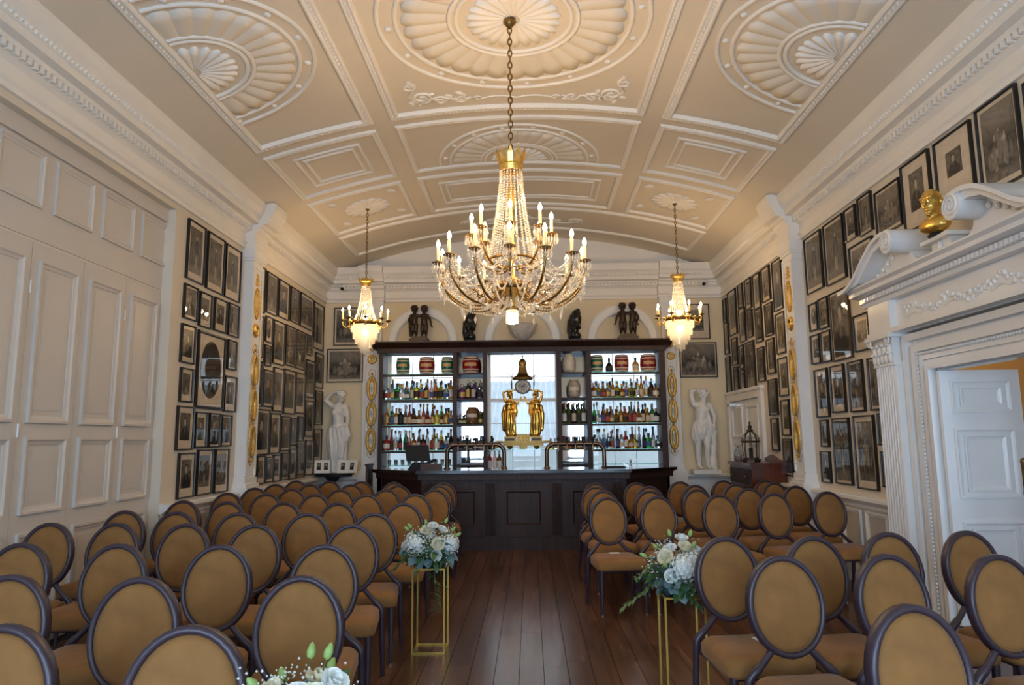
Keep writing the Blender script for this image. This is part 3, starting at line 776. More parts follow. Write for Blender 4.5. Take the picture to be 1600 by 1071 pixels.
def hang(rows, side, where, group):
    for r, row in enumerate(rows):
        order = sorted(range(len(row)), key=lambda i: row[i][0] if side == 'L' else -row[i][0])
        for pos, i in enumerate(order):
            y0, y1, z0, z1 = row[i]
            y1 = min(y1, 12.46); 
            if y1 - y0 < .06: y0 = y1 - .08
            y0 += .012; y1 -= .012; z0 = max(z0, .955)
            w, h = y1 - y0, z1 - z0
            mg = min(w * .16, rnd.choice((.012, .02, .035, .05, .065)))
            kind = rnd.choice((0, 0, 1, 1, 2)); ov = False; fm = M_FRAME; bar = .016
            if side == 'L' and 'panelling' in where and r == 2 and pos == 1: kind, ov, mg, bar = 3, True, .06, .032
            if side == 'R' and 'doorcase' in where and r == 1 and pos == 0: ov, kind, mg = True, 0, .04
            if side == 'R' and 'doorcase' in where and r == 1 and pos == 2: fm, kind, mg = M_FRAMEG, 0, .02
            if side == 'L' and 'bar' in where and r == 1 and pos == 1: ov, kind, mg = True, 0, .03
            if r == 0 and 'panelling' in where: kind = 1
            if r == 0 and 'doorcase' in where: kind = (1, 1, 0, 1, 2, 0, 0, 2, 1)[pos]; mg = (.03, .03, .03, .015, .02, .10, .13, .03, .05)[pos]
            loc = (XL, (y0 + y1) / 2, z0) if side == 'L' else (XR, (y0 + y1) / 2, z0)
            size = 'large' if w * h > .28 else ('small' if w * h < .12 else 'medium')
            lab = '%s %s print, %s from left in %s row, %s' % (size, 'oval-mounted black-framed' if ov else ('brown-framed' if fm is M_FRAMEG else 'black-framed'), ORD[pos], ROWN[len(rows)][r], where)
            picture('framed_print', loc, PI / 2 if side == 'L' else -PI / 2, w, h, lab, group, kind, mg, ov, fm, bar)
hang(L1, 'L', 'left wall beside panelling', 'prints on the left wall beside the panelling')
hang(L2, 'L', 'left wall near the bar', 'prints on the left wall near the bar')
hang(R1, 'R', 'right wall beside doorcase', 'prints on the right wall beside the doorcase')
hang(R2, 'R', 'right wall near the bar', 'prints on the right wall near the bar')
for x0, x1, z0, z1, lab, mg, k in ((-3.55, -3.0, 3.27, 3.97, 'upright black-framed print behind the left small chandelier, above the female statue', .03, 2),
                            (-3.66, -3.0, 2.60, 3.21, 'wide black-framed battle print directly above the white female statue', .03, 2),
                            (2.72, 3.26, 3.31, 3.95, 'upright pale-mounted print behind the right small chandelier, above the male statue', .09, 2),
                            (2.70, 3.36, 2.62, 3.25, 'wide black-framed print directly above the white male statue', .015, 2)):
    picture('framed_print', ((x0 + x1) / 2, YB, z0), 0, x1 - x0, z1 - z0, lab, 'prints on the bar wall', k, mg)
# ------------------------------------------------------------------ bar counter
def plan_extr(mb, plan, z0, z1): return mb.extr(plan, lambda a, b, d: (a, b, d), z0, z1)
def bar_plan(o):       # o = outward offset; canted ends
    c = -.10
    return [(c - 1.49 - o * .4, 10.20 - o), (c + 1.49 + o * .4, 10.20 - o), (c + 2.20 + o, 10.80 - o * .3), (c + 2.20 + o, 10.98), (c - 2.20 - o, 10.98), (c - 2.20 - o, 10.80 - o * .3)]
bar = thing('bar_counter', 'dark mahogany bar counter with canted ends and fluted pilasters', 'bar counter', (0, 10.2, 0))
def bpart(mb, name, m=None, parent=None):
    o = mb.build(name, m or M_DARKWOOD, parent or bar)
    if parent is None: o.location = (0, -10.2, 0)
    return o
bpart(plan_extr(MB(), bar_plan(-.03), 0, 1.0), 'body')
bpart(plan_extr(MB(), bar_plan(.015), 0, .17), 'plinth')
bpart(plan_extr(MB(), bar_plan(.06), .985, 1.06), 'fascia')
bpart(plan_extr(MB(), bar_plan(.085), 1.06, 1.075), 'top_moulding')
bpart(plan_extr(MB(), bar_plan(.12), 1.075, 1.12), 'worktop', M_DARKTOP)
YBAR = 10.23
def bar_panel(x0, x1, z0, z1):
    m = MB(); w, h = .04, .022
    prof = [(0, 0), (0, h), (w * .5, h), (w, .004), (w, 0)]; vs = []
    for o, d in prof: vs += [(x0 + o, YBAR - d, z0 + o), (x1 - o, YBAR - d, z0 + o), (x1 - o, YBAR - d, z1 - o), (x0 + o, YBAR - d, z1 - o)]
    m.add(vs, [(j * 4 + i, j * 4 + (i + 1) % 4, (j + 1) * 4 + (i + 1) % 4, (j + 1) * 4 + i) for j in range(4) for i in range(4)])
    bpart(m, 'panel_moulding')
    bpart(MB().box(x0 - .12, x1 + .12, YBAR - .006, YBAR + .01, z0 - .14, z1 + .16), 'panel_field')
for c in (-.10, -1.05, .85): bar_panel(c - .265, c + .265, .33, .83)
for c in (-.575, .375, -1.45, 1.25):
    bpart(MB().box(c - .085, c + .085, YBAR - .03, YBAR, .17, .985), 'pilaster')
    for k in range(5): bpart(MB().tube([(c - .056 + k * .028, YBAR - .03, .20), (c - .056 + k * .028, YBAR - .03, .93)], .010, 8), 'reed')
    bpart(MB().box(c - .095, c + .095, YBAR - .04, YBAR, 0, .19), 'pilaster_base')
for s in (-1, 1):     # canted end panels
    a = Vector((-.10 + s * 1.49, 10.20, 0)); b = Vector((-.10 + s * 2.20, 10.80, 0)); t = (b - a).normalized(); n = Vector((t.y, -t.x, 0)) * s
    c = (a + b) / 2
    bpart(MB().obox(c + Vector((0, 0, .58)) + n * -.02, t * .28, n * .012, (0, 0, .25)), 'end_panel')
# raised bar flap at the left end
tag(MB().box(-2.49, -2.45, 10.66, 10.98, 0, 1.17).box(-2.50, -2.44, 10.64, 11.0, 1.17, 1.20).build('bar_flap', M_DARKWOOD), 'narrow dark upright flap board at left end of the bar', 'flap')

def bridge(x0, x1, label):
    t = thing('tap_bridge', label, 'beer tap', ((x0 + x1) / 2, 10.62, 1.12), 0, 'bronze tap bridges on the bar')
    a = (x1 - x0) / 2 - .03; H = .36; R = .12
    pts = [(-a, 0, 0), (-a, 0, H - R)] + [(-a + R - R * math.cos(PI / 2 * i / 6), 0, H - R + R * math.sin(PI / 2 * i / 6)) for i in range(1, 7)]
    pts += [(a - R + R * math.sin(PI / 2 * i / 6), 0, H - R + R * math.cos(PI / 2 * i / 6)) for i in range(0, 7)] + [(a, 0, 0)]
    MB().tube(pts, .032, 12).build('arch_tube', M_TAP, t)
    for s in (-1, 1): MB().lathe([(.05, 0), (.05, .012), (.038, .02), (.038, .03)], 14, (s * a, 0, 0)).build('foot_flange', M_TAP, t)
    for k in range(5):
        x = -a * .6 + a * 1.2 * k / 4
        tp = MB().tube([(x, -.02, H - .01), (x, -.07, H - .03), (x, -.075, H - .10)], .010, 8).build('spout', M_STEEL, t)
        MB().tube([(x, -.05, H), (x, -.055, H + .05)], .007, 6).ell((x, -.056, H + .075), (.024, .014, .032), 8, 6).build('tap_lens', M_BLACK, tp)
M_TAP = mat('bronzed_tube', (.16, .10, .07), .22, .85)
bridge(-1.28, -.36, 'bronze tap arch on the bar left of the gilt clock')
bridge(.22, 1.14, 'bronze tap arch on the bar right of the gilt clock')
# till
t = thing('till', 'black touchscreen till on the left part of the bar', 'till', (-1.66, 10.62, 1.12))
MB().extr([(-.17, 0), (.13, 0), (.07, .10), (-.10, .10)], lambda a, z, d: (a, d, z), -.10, .12).build('stand', M_BLACK, t)
MB().obox((-.04, .0, .24), (.175, .03, 0), (-.01, .05, .0), (-.02, .02, .12)).build('screen', M_BLACK, t)
MB().obox((.17, -.03, .11), (.07, 0, .03), (0, .05, 0), (-.01, 0, .02)).build('card_reader', M_BLACK, t)
tag(MB().box(-1.62, -1.31, 10.40, 10.52, 1.12, 1.205).box(-1.615, -1.315, 10.395, 10.40, 1.125, 1.20).build('wooden_box', wood('box_wood', srgb(60, 36, 24), srgb(104, 66, 46), .5)), 'low brown wooden box in front of the black till', 'box')
t = thing('corkscrew', 'silver two-armed corkscrew standing on the right part of the bar', 'corkscrew', (1.50, 10.62, 1.12))
MB().lathe([(.022, 0), (.022, .03), (.014, .05), (.014, .10), (.02, .11), (.0, .13)], 10).build('body', M_STEEL, t)
for s in (-1, 1): MB().obox((s * .05, 0, .06 + s * .03), (.055, 0, s * .03), (0, .006, 0), (0, 0, .008)).build('lever', M_STEEL, t)
tag(MB().box(1.10, 1.42, 10.55, 10.68, 1.12, 1.135).box(1.12, 1.40, 10.57, 10.66, 1.135, 1.142).build('bar_mat', M_BLACK), 'flat black mat on the bar beside the right tap arch', 'mat')

# ------------------------------------------------------------------ back bar cabinet
CY0, CY1 = 12.02, 12.46
cab = thing('bar_cabinet', 'tall dark mahogany back-bar cabinet with glass shelves before the windows', 'cabinet', (-.115, CY0, 0))
def cpart(mb, name, m=None):
    o = mb.build(name, m or M_DARKWOOD, cab); o.location = (.115, -CY0, 0); return o
POST = [(-2.61, -2.54), (-1.325, -1.25), (-.80, -.73), (.47, .555), (.985, 1.07), (2.245, 2.345)]
for a, b in POST: cpart(MB().box(a, b, CY0, CY1, 0, 3.08), 'post')
cpart(MB().box(-2.64, 2.37, CY0 - .02, CY1, 3.06, 3.14), 'top_rail')
cpart(MB().extr([(CY1, 3.14), (CY0 - .03, 3.14), (CY0 - .10, 3.20), (CY0 - .13, 3.225), (CY0 - .13, 3.25), (CY1, 3.25)], lambda y, z, x: (x, y, z), -2.72, 2.46), 'cornice')
cpart(MB().box(-2.61, 2.345, CY0, CY1, .0, 1.0), 'base_cabinet')
cpart(MB().box(-2.61, 2.345, CY0 - .05, CY1, 1.0, 1.04), 'base_top', M_DARKTOP)
SHZ = [2.70, 2.26, 1.82, 1.385, 1.13]
for (a, b) in ((-2.54, -1.325), (1.07, 2.245)):
    for i, z in enumerate(SHZ):
        s = cpart(MB().box(a, b, CY0 + .03, CY1 - .02, z - .016, z), 'glass_shelf', M_SHELF)
        if i < 4: cpart(MB().box(a, b, CY0 + .025, CY0 + .04, z - .048, z - .016), 'shelf_rail')
for (a, b) in ((-1.25, -.80), (.555, .985)):
    for i, z in enumerate(SHZ):
        cpart(MB().box(a, b, CY0 + .03, CY1 - .02, z - .025, z), 'wooden_shelf')
cpart(MB().box(-.73, .47, CY0 + .03, CY1 - .02, 1.368, 1.38), 'glass_shelf', M_SHELF)
M_MIRROR = mat('mirror', (.82, .84, .86), .03, 1.0)
for (a, b) in ((-1.25, -.80), (.555, .985)): cpart(MB().box(a, b, CY1 - .015, CY1, 1.04, 3.06), 'mirror_back', M_MIRROR)
SHY = 12.20

# casks
M_RED = mat('cask_red', srgb(140, 20, 30), .3, var=.15, scale=12); M_GREEN = mat('cask_green', srgb(16, 104, 72), .3, var=.15, scale=12)
M_CREAMB = mat('cask_cream', (.66, .60, .48), .35, var=.12, scale=12)
M_HOOP = mat('cask_band', (.68, .60, .47), .4); M_LBL = mat('gilt_label', (.60, .38, .16), .5, var=.4, scale=30)
def cask(x, z, h, r, m, label, group='spirit casks on the top shelf'):
    t = thing('spirit_cask', label, 'cask', (x, SHY, z), 0, group)
    prof = [(r * (.80 + .20 * math.sin(PI * i / 10)), h * i / 10) for i in range(11)]
    MB().lathe([(0, 0)] + prof + [(0, h)], 20).build('body', m, t)
    for q in (.08, .22, .78, .92):
        rr = r * (.80 + .20 * math.sin(PI * q)) + .002
        MB().lathe([(rr, h * q - .012), (rr + .004, h * q - .008), (rr + .004, h * q + .008), (rr, h * q + .012)], 20).build('hoop', M_HOOP, t)
    a = MB(); k = r * 1.0 + .004
    a.lathe([(k * .99, h * .42), (k, h * .5), (k * .99, h * .60)], 12, a0=-PI / 2 - .7, a1=-PI / 2 + .7); a.build('label', M_LBL, t)
    MB().tube([(0, -r * .86, h * .13), (0, -r * .86 - .05, h * .13)], .011, 8).build('tap', M_BRASS, t)
cask(-2.22, 2.70, .30, .125, M_GREEN, 'green banded cask, leftmost on the top shelf of the left bay')
cask(-1.80, 2.70, .30, .145, M_RED, 'red banded cask in the middle of the left bay top shelf')
cask(-1.44, 2.70, .30, .11, M_GREEN, 'green banded cask, rightmost on the left bay top shelf')
cask(-1.02, 2.70, .31, .155, M_RED, 'dark red cask in the left narrow bay of the cabinet')
cask(1.19, 2.70, .30, .115, M_GREEN, 'green banded cask, leftmost on the right bay top shelf')
cask(1.62, 2.70, .30, .130, M_RED, 'red banded cask in the middle of the right bay top shelf')
cask(2.08, 2.70, .30, .145, M_RED, 'red banded cask, rightmost on the right bay top shelf')
def jar(x, z, h, r, m, label, name='stoneware_jar'):
    t = thing(name, label, 'jar', (x, SHY, z), 0)
    MB().lathe([(0, 0), (r * .78, 0), (r * .95, h * .2), (r, h * .5), (r * .93, h * .75), (r * .7, h * .9), (r * .62, h * .95), (r * .66, h), (0, h)], 20).build('body', m, t)
    MB().lathe([(r * 1.01, h * .40), (r * 1.015, h * .5), (r * 1.0, h * .60)], 10, a0=-PI / 2 - .8, a1=-PI / 2 + .8).build('label', M_HOOP, t)
    MB().tube([(0, -r * .9, h * .1), (0, -r - .03, h * .1)], .010, 8).build('tap', M_BRASS, t)
    return t
jar(.70, 2.70, .33, .125, M_CREAMB, 'white stoneware jar on top shelf of the right narrow bay')
jar(.78, 2.26, .31, .115, mat('salt_glaze', (.42, .37, .28), .3, var=.3, scale=14), 'grey-brown stoneware barrel jar below the white jar')
jar(-1.00, 1.82, .30, .12, mat('brown_glaze', srgb(120, 84, 52), .3, var=.15, scale=10), 'brown rounded flagon among bottles in left narrow bay', 'stoneware_flagon')

# ------------------------------------------------------------------ bottles
def gl(name, c, rough=.06, tr=.75): return mat(name, c, rough, trans=tr, spec=.6)
GLASS = {'clear': gl('glass_clear', (.86, .92, .94), tr=.9), 'green': gl('glass_green', (.05, .55, .10)), 'amber': gl('glass_amber', (.62, .22, .03)),
         'brown': gl('glass_brown', (.16, .055, .02), tr=.5), 'yellow': gl('glass_yellow', (.75, .62, .06)), 'blue': gl('glass_blue', (.22, .48, .85)),
         'dark': gl('glass_dark', (.012, .012, .014), tr=.1), 'pink': gl('glass_pink', (.85, .50, .48)), 'red': gl('glass_red', (.45, .03, .03), tr=.5),
         'teal': gl('glass_teal', (.18, .55, .50)), 'purple': gl('glass_purple', (.20, .05, .24), tr=.4), 'olive': gl('glass_olive', (.10, .12, .03), tr=.3)}
SHAPES = {
    'tall round': [(.034, 0), (.036, .01), (.036, .17), (.030, .20), (.014, .225), (.012, .29)],
    'square-shouldered': [(.042, 0), (.044, .01), (.044, .15), (.036, .175), (.015, .19), (.014, .25)],
    'slender': [(.029, 0), (.031, .01), (.030, .15), (.022, .20), (.012, .235), (.011, .32)],
    'squat': [(.050, 0), (.056, .03), (.055, .09), (.036, .135), (.016, .16), (.015, .22)],
    'broad': [(.046, 0), (.048, .01), (.050, .13), (.040, .16), (.017, .175), (.016, .23)],
}
CAPS = [mat('cap_black', (.012, .012, .012), .4), mat('cap_gold', (.55, .36, .1), .3, .8), mat('cap_silver', (.5, .5, .52), .3, .8), mat('cap_red', (.35, .03, .03), .4), mat('cap_cork', (.40, .25, .12), .8), mat('cap_navy', (.02, .03, .10), .4)]
CAPN = ['black', 'gold', 'silver', 'red', 'cork', 'navy']
LABS = [mat('label_white', (.75, .72, .66), .7), mat('label_cream', (.62, .52, .36), .7), mat('label_black', (.02, .02, .02), .6), mat('label_gold', (.55, .38, .12), .45, .4), mat('label_blue', (.05, .10, .30), .6), mat('label_red', (.40, .06, .05), .6)]
cache = {}
def bottle_meshes(shape, glass, cap, lab):
    k = (shape, glass); p = SHAPES[shape]
    if k not in cache:
        cache[k] = MB().lathe([(0, 0)] + p + [(0, p[-1][1])], 12).mesh('bottle', GLASS[glass])
    kc = (shape, 'cap', cap)
    if kc not in cache:
        r, z = p[-1]; cache[kc] = MB().lathe([(r + .003, z - .035), (r + .004, z + .012), (r + .002, z + .018), (0, z + .018)], 10).mesh('cap', CAPS[cap])
    kl = (shape, 'lab', lab)
    if kl not in cache:
        rr = p[2][0] + .0012; z0 = p[1][1] + .02; z1 = p[2][1] - .02
        if z1 - z0 < .04: z0, z1 = .03, .09
        cache[kl] = MB().lathe([(max(p[1][0], rr), z0), (rr, z1)], 12, a0=-PI / 2 - 1.1, a1=-PI / 2 + 1.1).mesh('label', LABS[lab])
    return cache[k], cache[kc], cache[kl]
br = random.Random(5)
def bottle(x, z, shape, glass, cap, lab, label, group, s=1.0, y=None):
    a, b, c = bottle_meshes(shape, glass, cap, lab)
    o = tag(obj('bottle', a, None, (x, y if y else SHY + br.uniform(-.03, .04), z), br.uniform(-.4, .4)), label, 'bottle', group)
    o.scale = (s * 1.18, s * 1.18, s * 1.04)
    obj('cap', b, o); obj('label', c, o)
    return o
def shelf_row(x0, x1, z, glasses, where, group, s=(.95, 1.1), shapes=None):
    n = len(glasses); st = (x1 - x0) / n
    for i, g in enumerate(glasses):
        sh = br.choice(shapes or list(SHAPES)); cp = br.randrange(6); lb = br.randrange(6)
        lab = '%s %s bottle, %s cap, %s from left, %s' % (sh, g, CAPN[cp], ORD[i], where)
        bottle(x0 + st * (i + .5), z, sh, g, cp, lb, lab, group, br.uniform(*s) * min(1.0, st / .085))
C = 'clear'
def back_row(x0, x1, z, glasses, where, group):
    n = len(glasses); st = (x1 - x0) / n
    for i, g in enumerate(glasses):
        sh = br.choice(['tall round', 'slender', 'square-shouldered']); cp = br.randrange(6); lb = br.randrange(6)
        bottle(x0 + st * (i + .5) + st * .25, z, sh, g, cp, lb, '%s %s bottle in back row, %s from left, %s' % (sh, g, ORD[i], where), group, 1.06, 12.345)
shelf_row(-2.53, -1.335, 2.26, [C, C, 'green', C, 'teal', C, 'yellow', 'blue', 'dark', 'pink', 'amber', 'yellow', C, 'amber'], 'left bay second shelf', 'bottles on the left bay shelves')
shelf_row(-2.53, -1.335, 1.82, ['amber', C, 'amber', 'dark', 'brown', 'red', 'brown', 'amber', 'red', 'red', 'brown', 'yellow', 'brown', 'amber', 'pink'], 'left bay third shelf', 'bottles on the left bay shelves')
shelf_row(-2.53, -1.335, 1.385, ['red', 'red', C, 'dark', 'green', 'pink', 'amber', 'brown', 'dark', C, 'amber', C, 'brown', C, 'dark'], 'left bay lowest shelf', 'bottles on the left bay shelves')
shelf_row(1.08, 2.235, 2.26, ['amber', 'yellow', 'amber', C, 'amber', 'yellow', 'amber', 'pink', 'yellow', C, 'amber', C, 'brown', 'amber'], 'right bay second shelf', 'bottles on the right bay shelves')
shelf_row(1.08, 2.235, 1.82, ['green', C, 'brown', 'brown', C, 'amber', 'amber', 'amber', 'brown', 'brown', 'amber', 'dark', 'amber', 'green', 'dark'], 'right bay third shelf', 'bottles on the right bay shelves')
shelf_row(1.08, 2.235, 1.385, [C, C, 'blue', C, C, 'dark', C, 'red', 'amber', 'yellow', C, 'dark', 'green', C, C], 'right bay lowest shelf', 'bottles on the right bay shelves')
shelf_row(-1.23, -.82, 2.26, ['purple', 'dark', 'purple', C], 'left narrow bay second shelf', 'bottles in the left narrow bay', (1.0, 1.05), ['tall round', 'broad'])
shelf_row(-1.24, -1.10, 1.82, ['olive', 'olive'], 'left narrow bay beside flagon, left side', 'bottles in the left narrow bay', (.85, .95), ['squat'])
shelf_row(-.90, -.81, 1.82, ['olive'], 'left narrow bay right of flagon', 'bottles in the left narrow bay', (.85, .95), ['squat'])
shelf_row(-1.24, -.81, 1.385, [C, 'blue', C, 'dark', C], 'left narrow bay lowest shelf', 'bottles in the left narrow bay', (.8, .95))
shelf_row(.56, .98, 1.82, ['olive', 'olive', 'dark', 'olive', 'olive'], 'right narrow bay third shelf', 'bottles in the right narrow bay', (1.05, 1.15), ['tall round'])
shelf_row(.56, .98, 1.385, [C, 'yellow', 'blue', 'yellow', C], 'right narrow bay lowest shelf', 'bottles in the right narrow bay', (.8, .9), ['squat', 'broad'])
for (xa, xb, bay) in ((-2.52, -1.40, 'left'), (1.09, 2.18, 'right')):
    for zz, nm in ((2.26, 'second'), (1.82, 'third'), (1.385, 'lowest')):
        back_row(xa, xb, zz, [br.choice(['clear', 'amber', 'green', 'brown', 'dark', 'yellow', 'clear', 'olive']) for _ in range(9)], '%s bay %s shelf' % (bay, nm), 'bottles on the %s bay shelves' % bay)
bottle(1.40, 2.70, 'squat', 'dark', 0, 2, 'squat black bottle between the green and red casks', 'bottles on the right bay shelves', 1.0)
bottle(1.86, 2.70, 'broad', 'amber', 0, 1, 'amber bottle between the two red casks of the right bay', 'bottles on the right bay shelves', 1.0)
bottle(-.66, 1.38, 'squat', 'dark', 0, 2, 'dark squat bottle left of the gilt clock', 'bottles beside the clock', .95)
bottle(.36, 1.38, 'squat', 'yellow', 4, 1, 'pale round bottle right of the gilt clock', 'bottles beside the clock', .75)
bottle(.43, 1.38, 'squat', 'clear', 2, 0, 'clear round bottle nearest the post right of the gilt clock', 'bottles beside the clock', .75)
for i, (x, g) in enumerate(((-.70, 'red'), (-.61, 'pink'), (-.53, 'brown'))):
    bottle(x, 1.04, 'tall round', g, 2, 0, '%s bottle under the clock shelf behind left tap arch' % ('red', 'pink', 'brown')[i], 'bottles under the clock shelf', 1.0)
# tumblers stacked in the right narrow bay and upturned glasses in the left bay
tum = MB().lathe([(.0, 0), (.028, 0), (.036, .09), (.033, .09), (.026, .008), (0, .008)], 12).mesh('tumbler', GLASS['clear'])
for r in range(2):
    for i in range(5):
        lab = '%s clear tumbler from left %s in the right narrow bay' % (ORD[i], 'on the counter' if r == 0 else 'stacked on the others')
        tag(obj('tumbler', tum, None, (.60 + i * .083, SHY, 1.04 + r * .0905)), lab, 'glass', 'tumblers in the right narrow bay') if r == 0 else None
for i in range(10):
    tag(obj('tumbler', tum, None, (-2.44 + i * .115, SHY, 1.13)), '%s clear tumbler from left on the bottom shelf of the left bay' % ORD[i], 'glass', 'tumblers on the left bay bottom shelf')

# corrugated roof and wall outside the bar windows
M_ROOFO = mat('corrugated_sheet', (.30, .36, .41), .6, var=.12, scale=2)
m = MB(); vs = []; nx = 480
for j in range(2):
    for i in range(nx + 1):
        x = -9 + 18 * i / nx; vs.append((x, 15.0 + 5.5 * j, 1.35 + 1.9 * j + .025 * math.sin(i * PI / 2.0 + .7)))
m.add(vs, [(i, i + 1, nx + 2 + i, nx + 1 + i) for i in range(nx)])
out = m.build('outbuilding', M_ROOFO); tag(out, 'pale corrugated outbuilding roof seen through the bar windows', 'building')
MB().box(-9, 9, 15.0, 15.1, -.5, 1.42).build('wall', M_ROOFO, out)
# ------------------------------------------------------------------ chairs (all face the photographer)
def oval(rx, rz, n, zc=0.0): return [(rx * math.cos(2 * PI * i / n), zc + rz * math.sin(2 * PI * i / n)) for i in range(n)]
TILT = math.radians(8)
def bk(x, y, z):       # back-rest frame -> chair frame (tilted about z=.53)
    dz = z - .53
    return (x, .235 + y * math.cos(TILT) + dz * math.sin(TILT), .53 + dz * math.cos(TILT) - y * math.sin(TILT))
def make_chair():
    t = thing('banquet_chair', 'x', 'chair')
    # seat pad: rounded trapezoid
    m = MB(); n = 8; out = []
    def rr(hw_f, hw_b, d0, d1, rad):
        pts = []
        for cx, cy, a0 in ((hw_f - rad, d0 + rad, -PI / 2), (hw_b - rad, d1 - rad, 0), (-hw_b + rad, d1 - rad, PI / 2), (-hw_f + rad, d0 + rad, PI)):
            for i in range(5): 
                a = a0 + PI / 2 * i / 4; pts.append((cx + rad * math.cos(a), cy + rad * math.sin(a)))
        return pts
    layers = [(.0, .385, .0), (.0, .40, .004), (.0, .445, .004), (.0, .465, -.008), (.0, .478, -.03), (.0, .484, -.08)]
    rings = [rr(.232 + g, .208 + g, -.232 - g, .215 + g, .06 if g > -.02 else .04) for _, z, g in layers]
    vs = []; k = len(rings[0])
    for (q, z, g), rg in zip(layers, rings): vs += [(x, y, z) for x, y in rg]
    fs = [(j * k + i, j * k + (i + 1) % k, (j + 1) * k + (i + 1) % k, (j + 1) * k + i) for j in range(len(rings) - 1) for i in range(k)]
    fs.append(tuple((len(rings) - 1) * k + i for i in range(k))); fs.append(tuple(reversed(range(k))))
    m.add(vs, fs, True); m.build('seat', M_VELVET, t)
    # oval back pad, domed
    m = MB(); n = 32; vs = []; lay = [(1.0, .018), (1.0, -.012), (.86, -.022), (.55, -.028), (.2, -.030)]
    for q, y in lay: vs += [bk(x, y, .762 + z) for x, z in oval(.165 * q, .205 * q, n)]
    fs = [(j * n + i, j * n + (i + 1) % n, (j + 1) * n + (i + 1) % n, (j + 1) * n + i) for j in range(len(lay) - 1) for i in range(n)]
    fs.append(tuple(range((len(lay) - 1) * n, len(lay) * n))); fs.append(tuple(reversed(range(n))))
    m.add(vs, fs, True); m.build('backrest', M_VELVET, t)
    # oval rim, rounded rectangular section
    m = MB(); vs = []; sec = [(.163, -.016), (.168, -.024), (.184, -.024), (.190, -.014), (.190, .02), (.184, .027), (.168, .027), (.163, .02)]
    for i in range(n):
        a = 2 * PI * i / n
        for r, y in sec: vs.append(bk(r * math.cos(a), y, .762 + (r + .04) * math.sin(a)))
    k = len(sec)
    fs = [(i * k + j, ((i + 1) % n) * k + j, ((i + 1) % n) * k + (j + 1) % k, i * k + (j + 1) % k) for i in range(n) for j in range(k)]
    m.add(vs, fs, True); m.build('back_frame', M_CFRAME, t)
    for s in (-1, 1):
        p0 = bk(s * .095, .002, .568)
        pts = [p0, (s * .155, .232, .505), (s * .205, .232, .455), (s * .216, .235, .40), (s * .218, .255, .2), (s * .222, .29, 0.0)]
        MB().tube(catmull(pts, 4), [.017] * 5 + [.021] * 8 + [.019] * 4 + [.015] * 4, 8).build('leg', M_CFRAME, t)
        lg = MB().tube([(s * .200, -.20, .40), (s * .200, -.20, .3), (s * .200, -.205, .012)], [.022, .020, .012], 8).build('leg', M_CFRAME, t)
        MB().lathe([(.013, 0), (.014, .012)], 8, (s * .200, -.205, 0)).build('glide', M_STEEL, lg)
    m = MB(); m.tube([(-.205, .215, .42), (.205, .215, .42)], .016, 6); m.tube([(-.2, -.19, .375), (.2, -.19, .375)], .012, 6)
    for s in (-1, 1): m.tube([(s * .200, -.19, .375), (s * .200, .22, .39)], .012, 6)
    m.build('seat_rail', M_CFRAME, t)
    return t
CH_L = [[(-1.03, 1.95, 5.7), (-1.64, 1.97, 5.7)], [(-0.97, 2.75, 0.3), (-1.65, 2.73, 0.5), (-2.24, 2.8, 5.0)], [(-1.11, 3.64, 4.4), (-1.7, 3.65, 4.0), (-2.32, 3.71, 1.8), (-2.91, 3.77, 3.6)], [(-1.2, 4.57, 3.6), (-1.88, 4.6, 3.5), (-2.41, 4.67, 1.0), (-2.94, 4.74, 2.6), (-3.44, 4.77, 2.4)], [(-1.21, 5.31, 4.3), (-1.74, 5.34, 6.0), (-2.33, 5.42, 5.7), (-2.89, 5.51, 3.3), (-3.4, 5.64, 2.7)], [(-1.15, 6.2, 1.6), (-1.78, 6.27, 0.2), (-2.31, 6.35, 0.2), (-2.88, 6.45, 2.8), (-3.4, 6.63, 1.9)], [(-1.22, 7.27, 2.3), (-1.72, 7.25, 5.4), (-2.3, 7.31, 3.2), (-2.88, 7.46, 3.4), (-3.4, 7.64, 1.4)], [(-1.11, 7.93, 0.1), (-1.68, 7.99, 2.0), (-2.23, 8.02, 0.8), (-2.86, 8.22, 3.1), (-3.38, 8.43, 6.0)], [(-1.13, 8.62, 4.0), (-1.68, 8.73, 1.1), (-2.33, 8.99, 5.4), (-2.89, 9.05, 4.8), (-3.4, 9.17, 4.4)], [(-1.14, 9.22, 5.4), (-1.85, 9.41, 4.6), (-2.35, 9.63, 4.7), (-2.86, 9.79, 2.1), (-3.38, 9.97, 5.9)]]
CH_R = [[(1.33, 2.2, 11.8)], [(1.23, 3.2, 7.0), (1.76, 3.23, 10.5), (2.26, 3.2, 10.3)], [(1.15, 3.86, 8.8), (1.65, 3.86, 9.2), (2.15, 4.01, 8.9), (2.65, 4.06, 11.5)], [(0.79, 6.68, 9.0), (1.3, 6.76, 11.0), (1.92, 6.88, 8.1), (2.53, 7.04, 11.3), (3.13, 7.18, 11.4)], [(0.84, 7.56, 8.8), (1.34, 7.51, 9.4), (1.9, 7.66, 11.5), (2.49, 7.75, 10.3), (3.13, 8.08, 8.9)], [(0.81, 8.21, 7.3), (1.45, 8.21, 7.9), (2.04, 8.37, 10.2), (2.54, 8.47, 7.0), (3.11, 8.72, 11.4)], [(0.88, 8.92, 7.6), (1.42, 8.92, 11.5), (2.0, 9.09, 7.9), (2.63, 9.27, 11.7), (3.17, 9.24, 10.2)]]
proto = make_chair(); first = [True]; cr = random.Random(3)
def put_chair(x, y, rot, label, group):
    o = proto if first[0] else copy_tree(proto); first[0] = False
    o.location = (x, y, 0); o.rotation_euler = (0, 0, rot); o['label'] = label; o['group'] = group
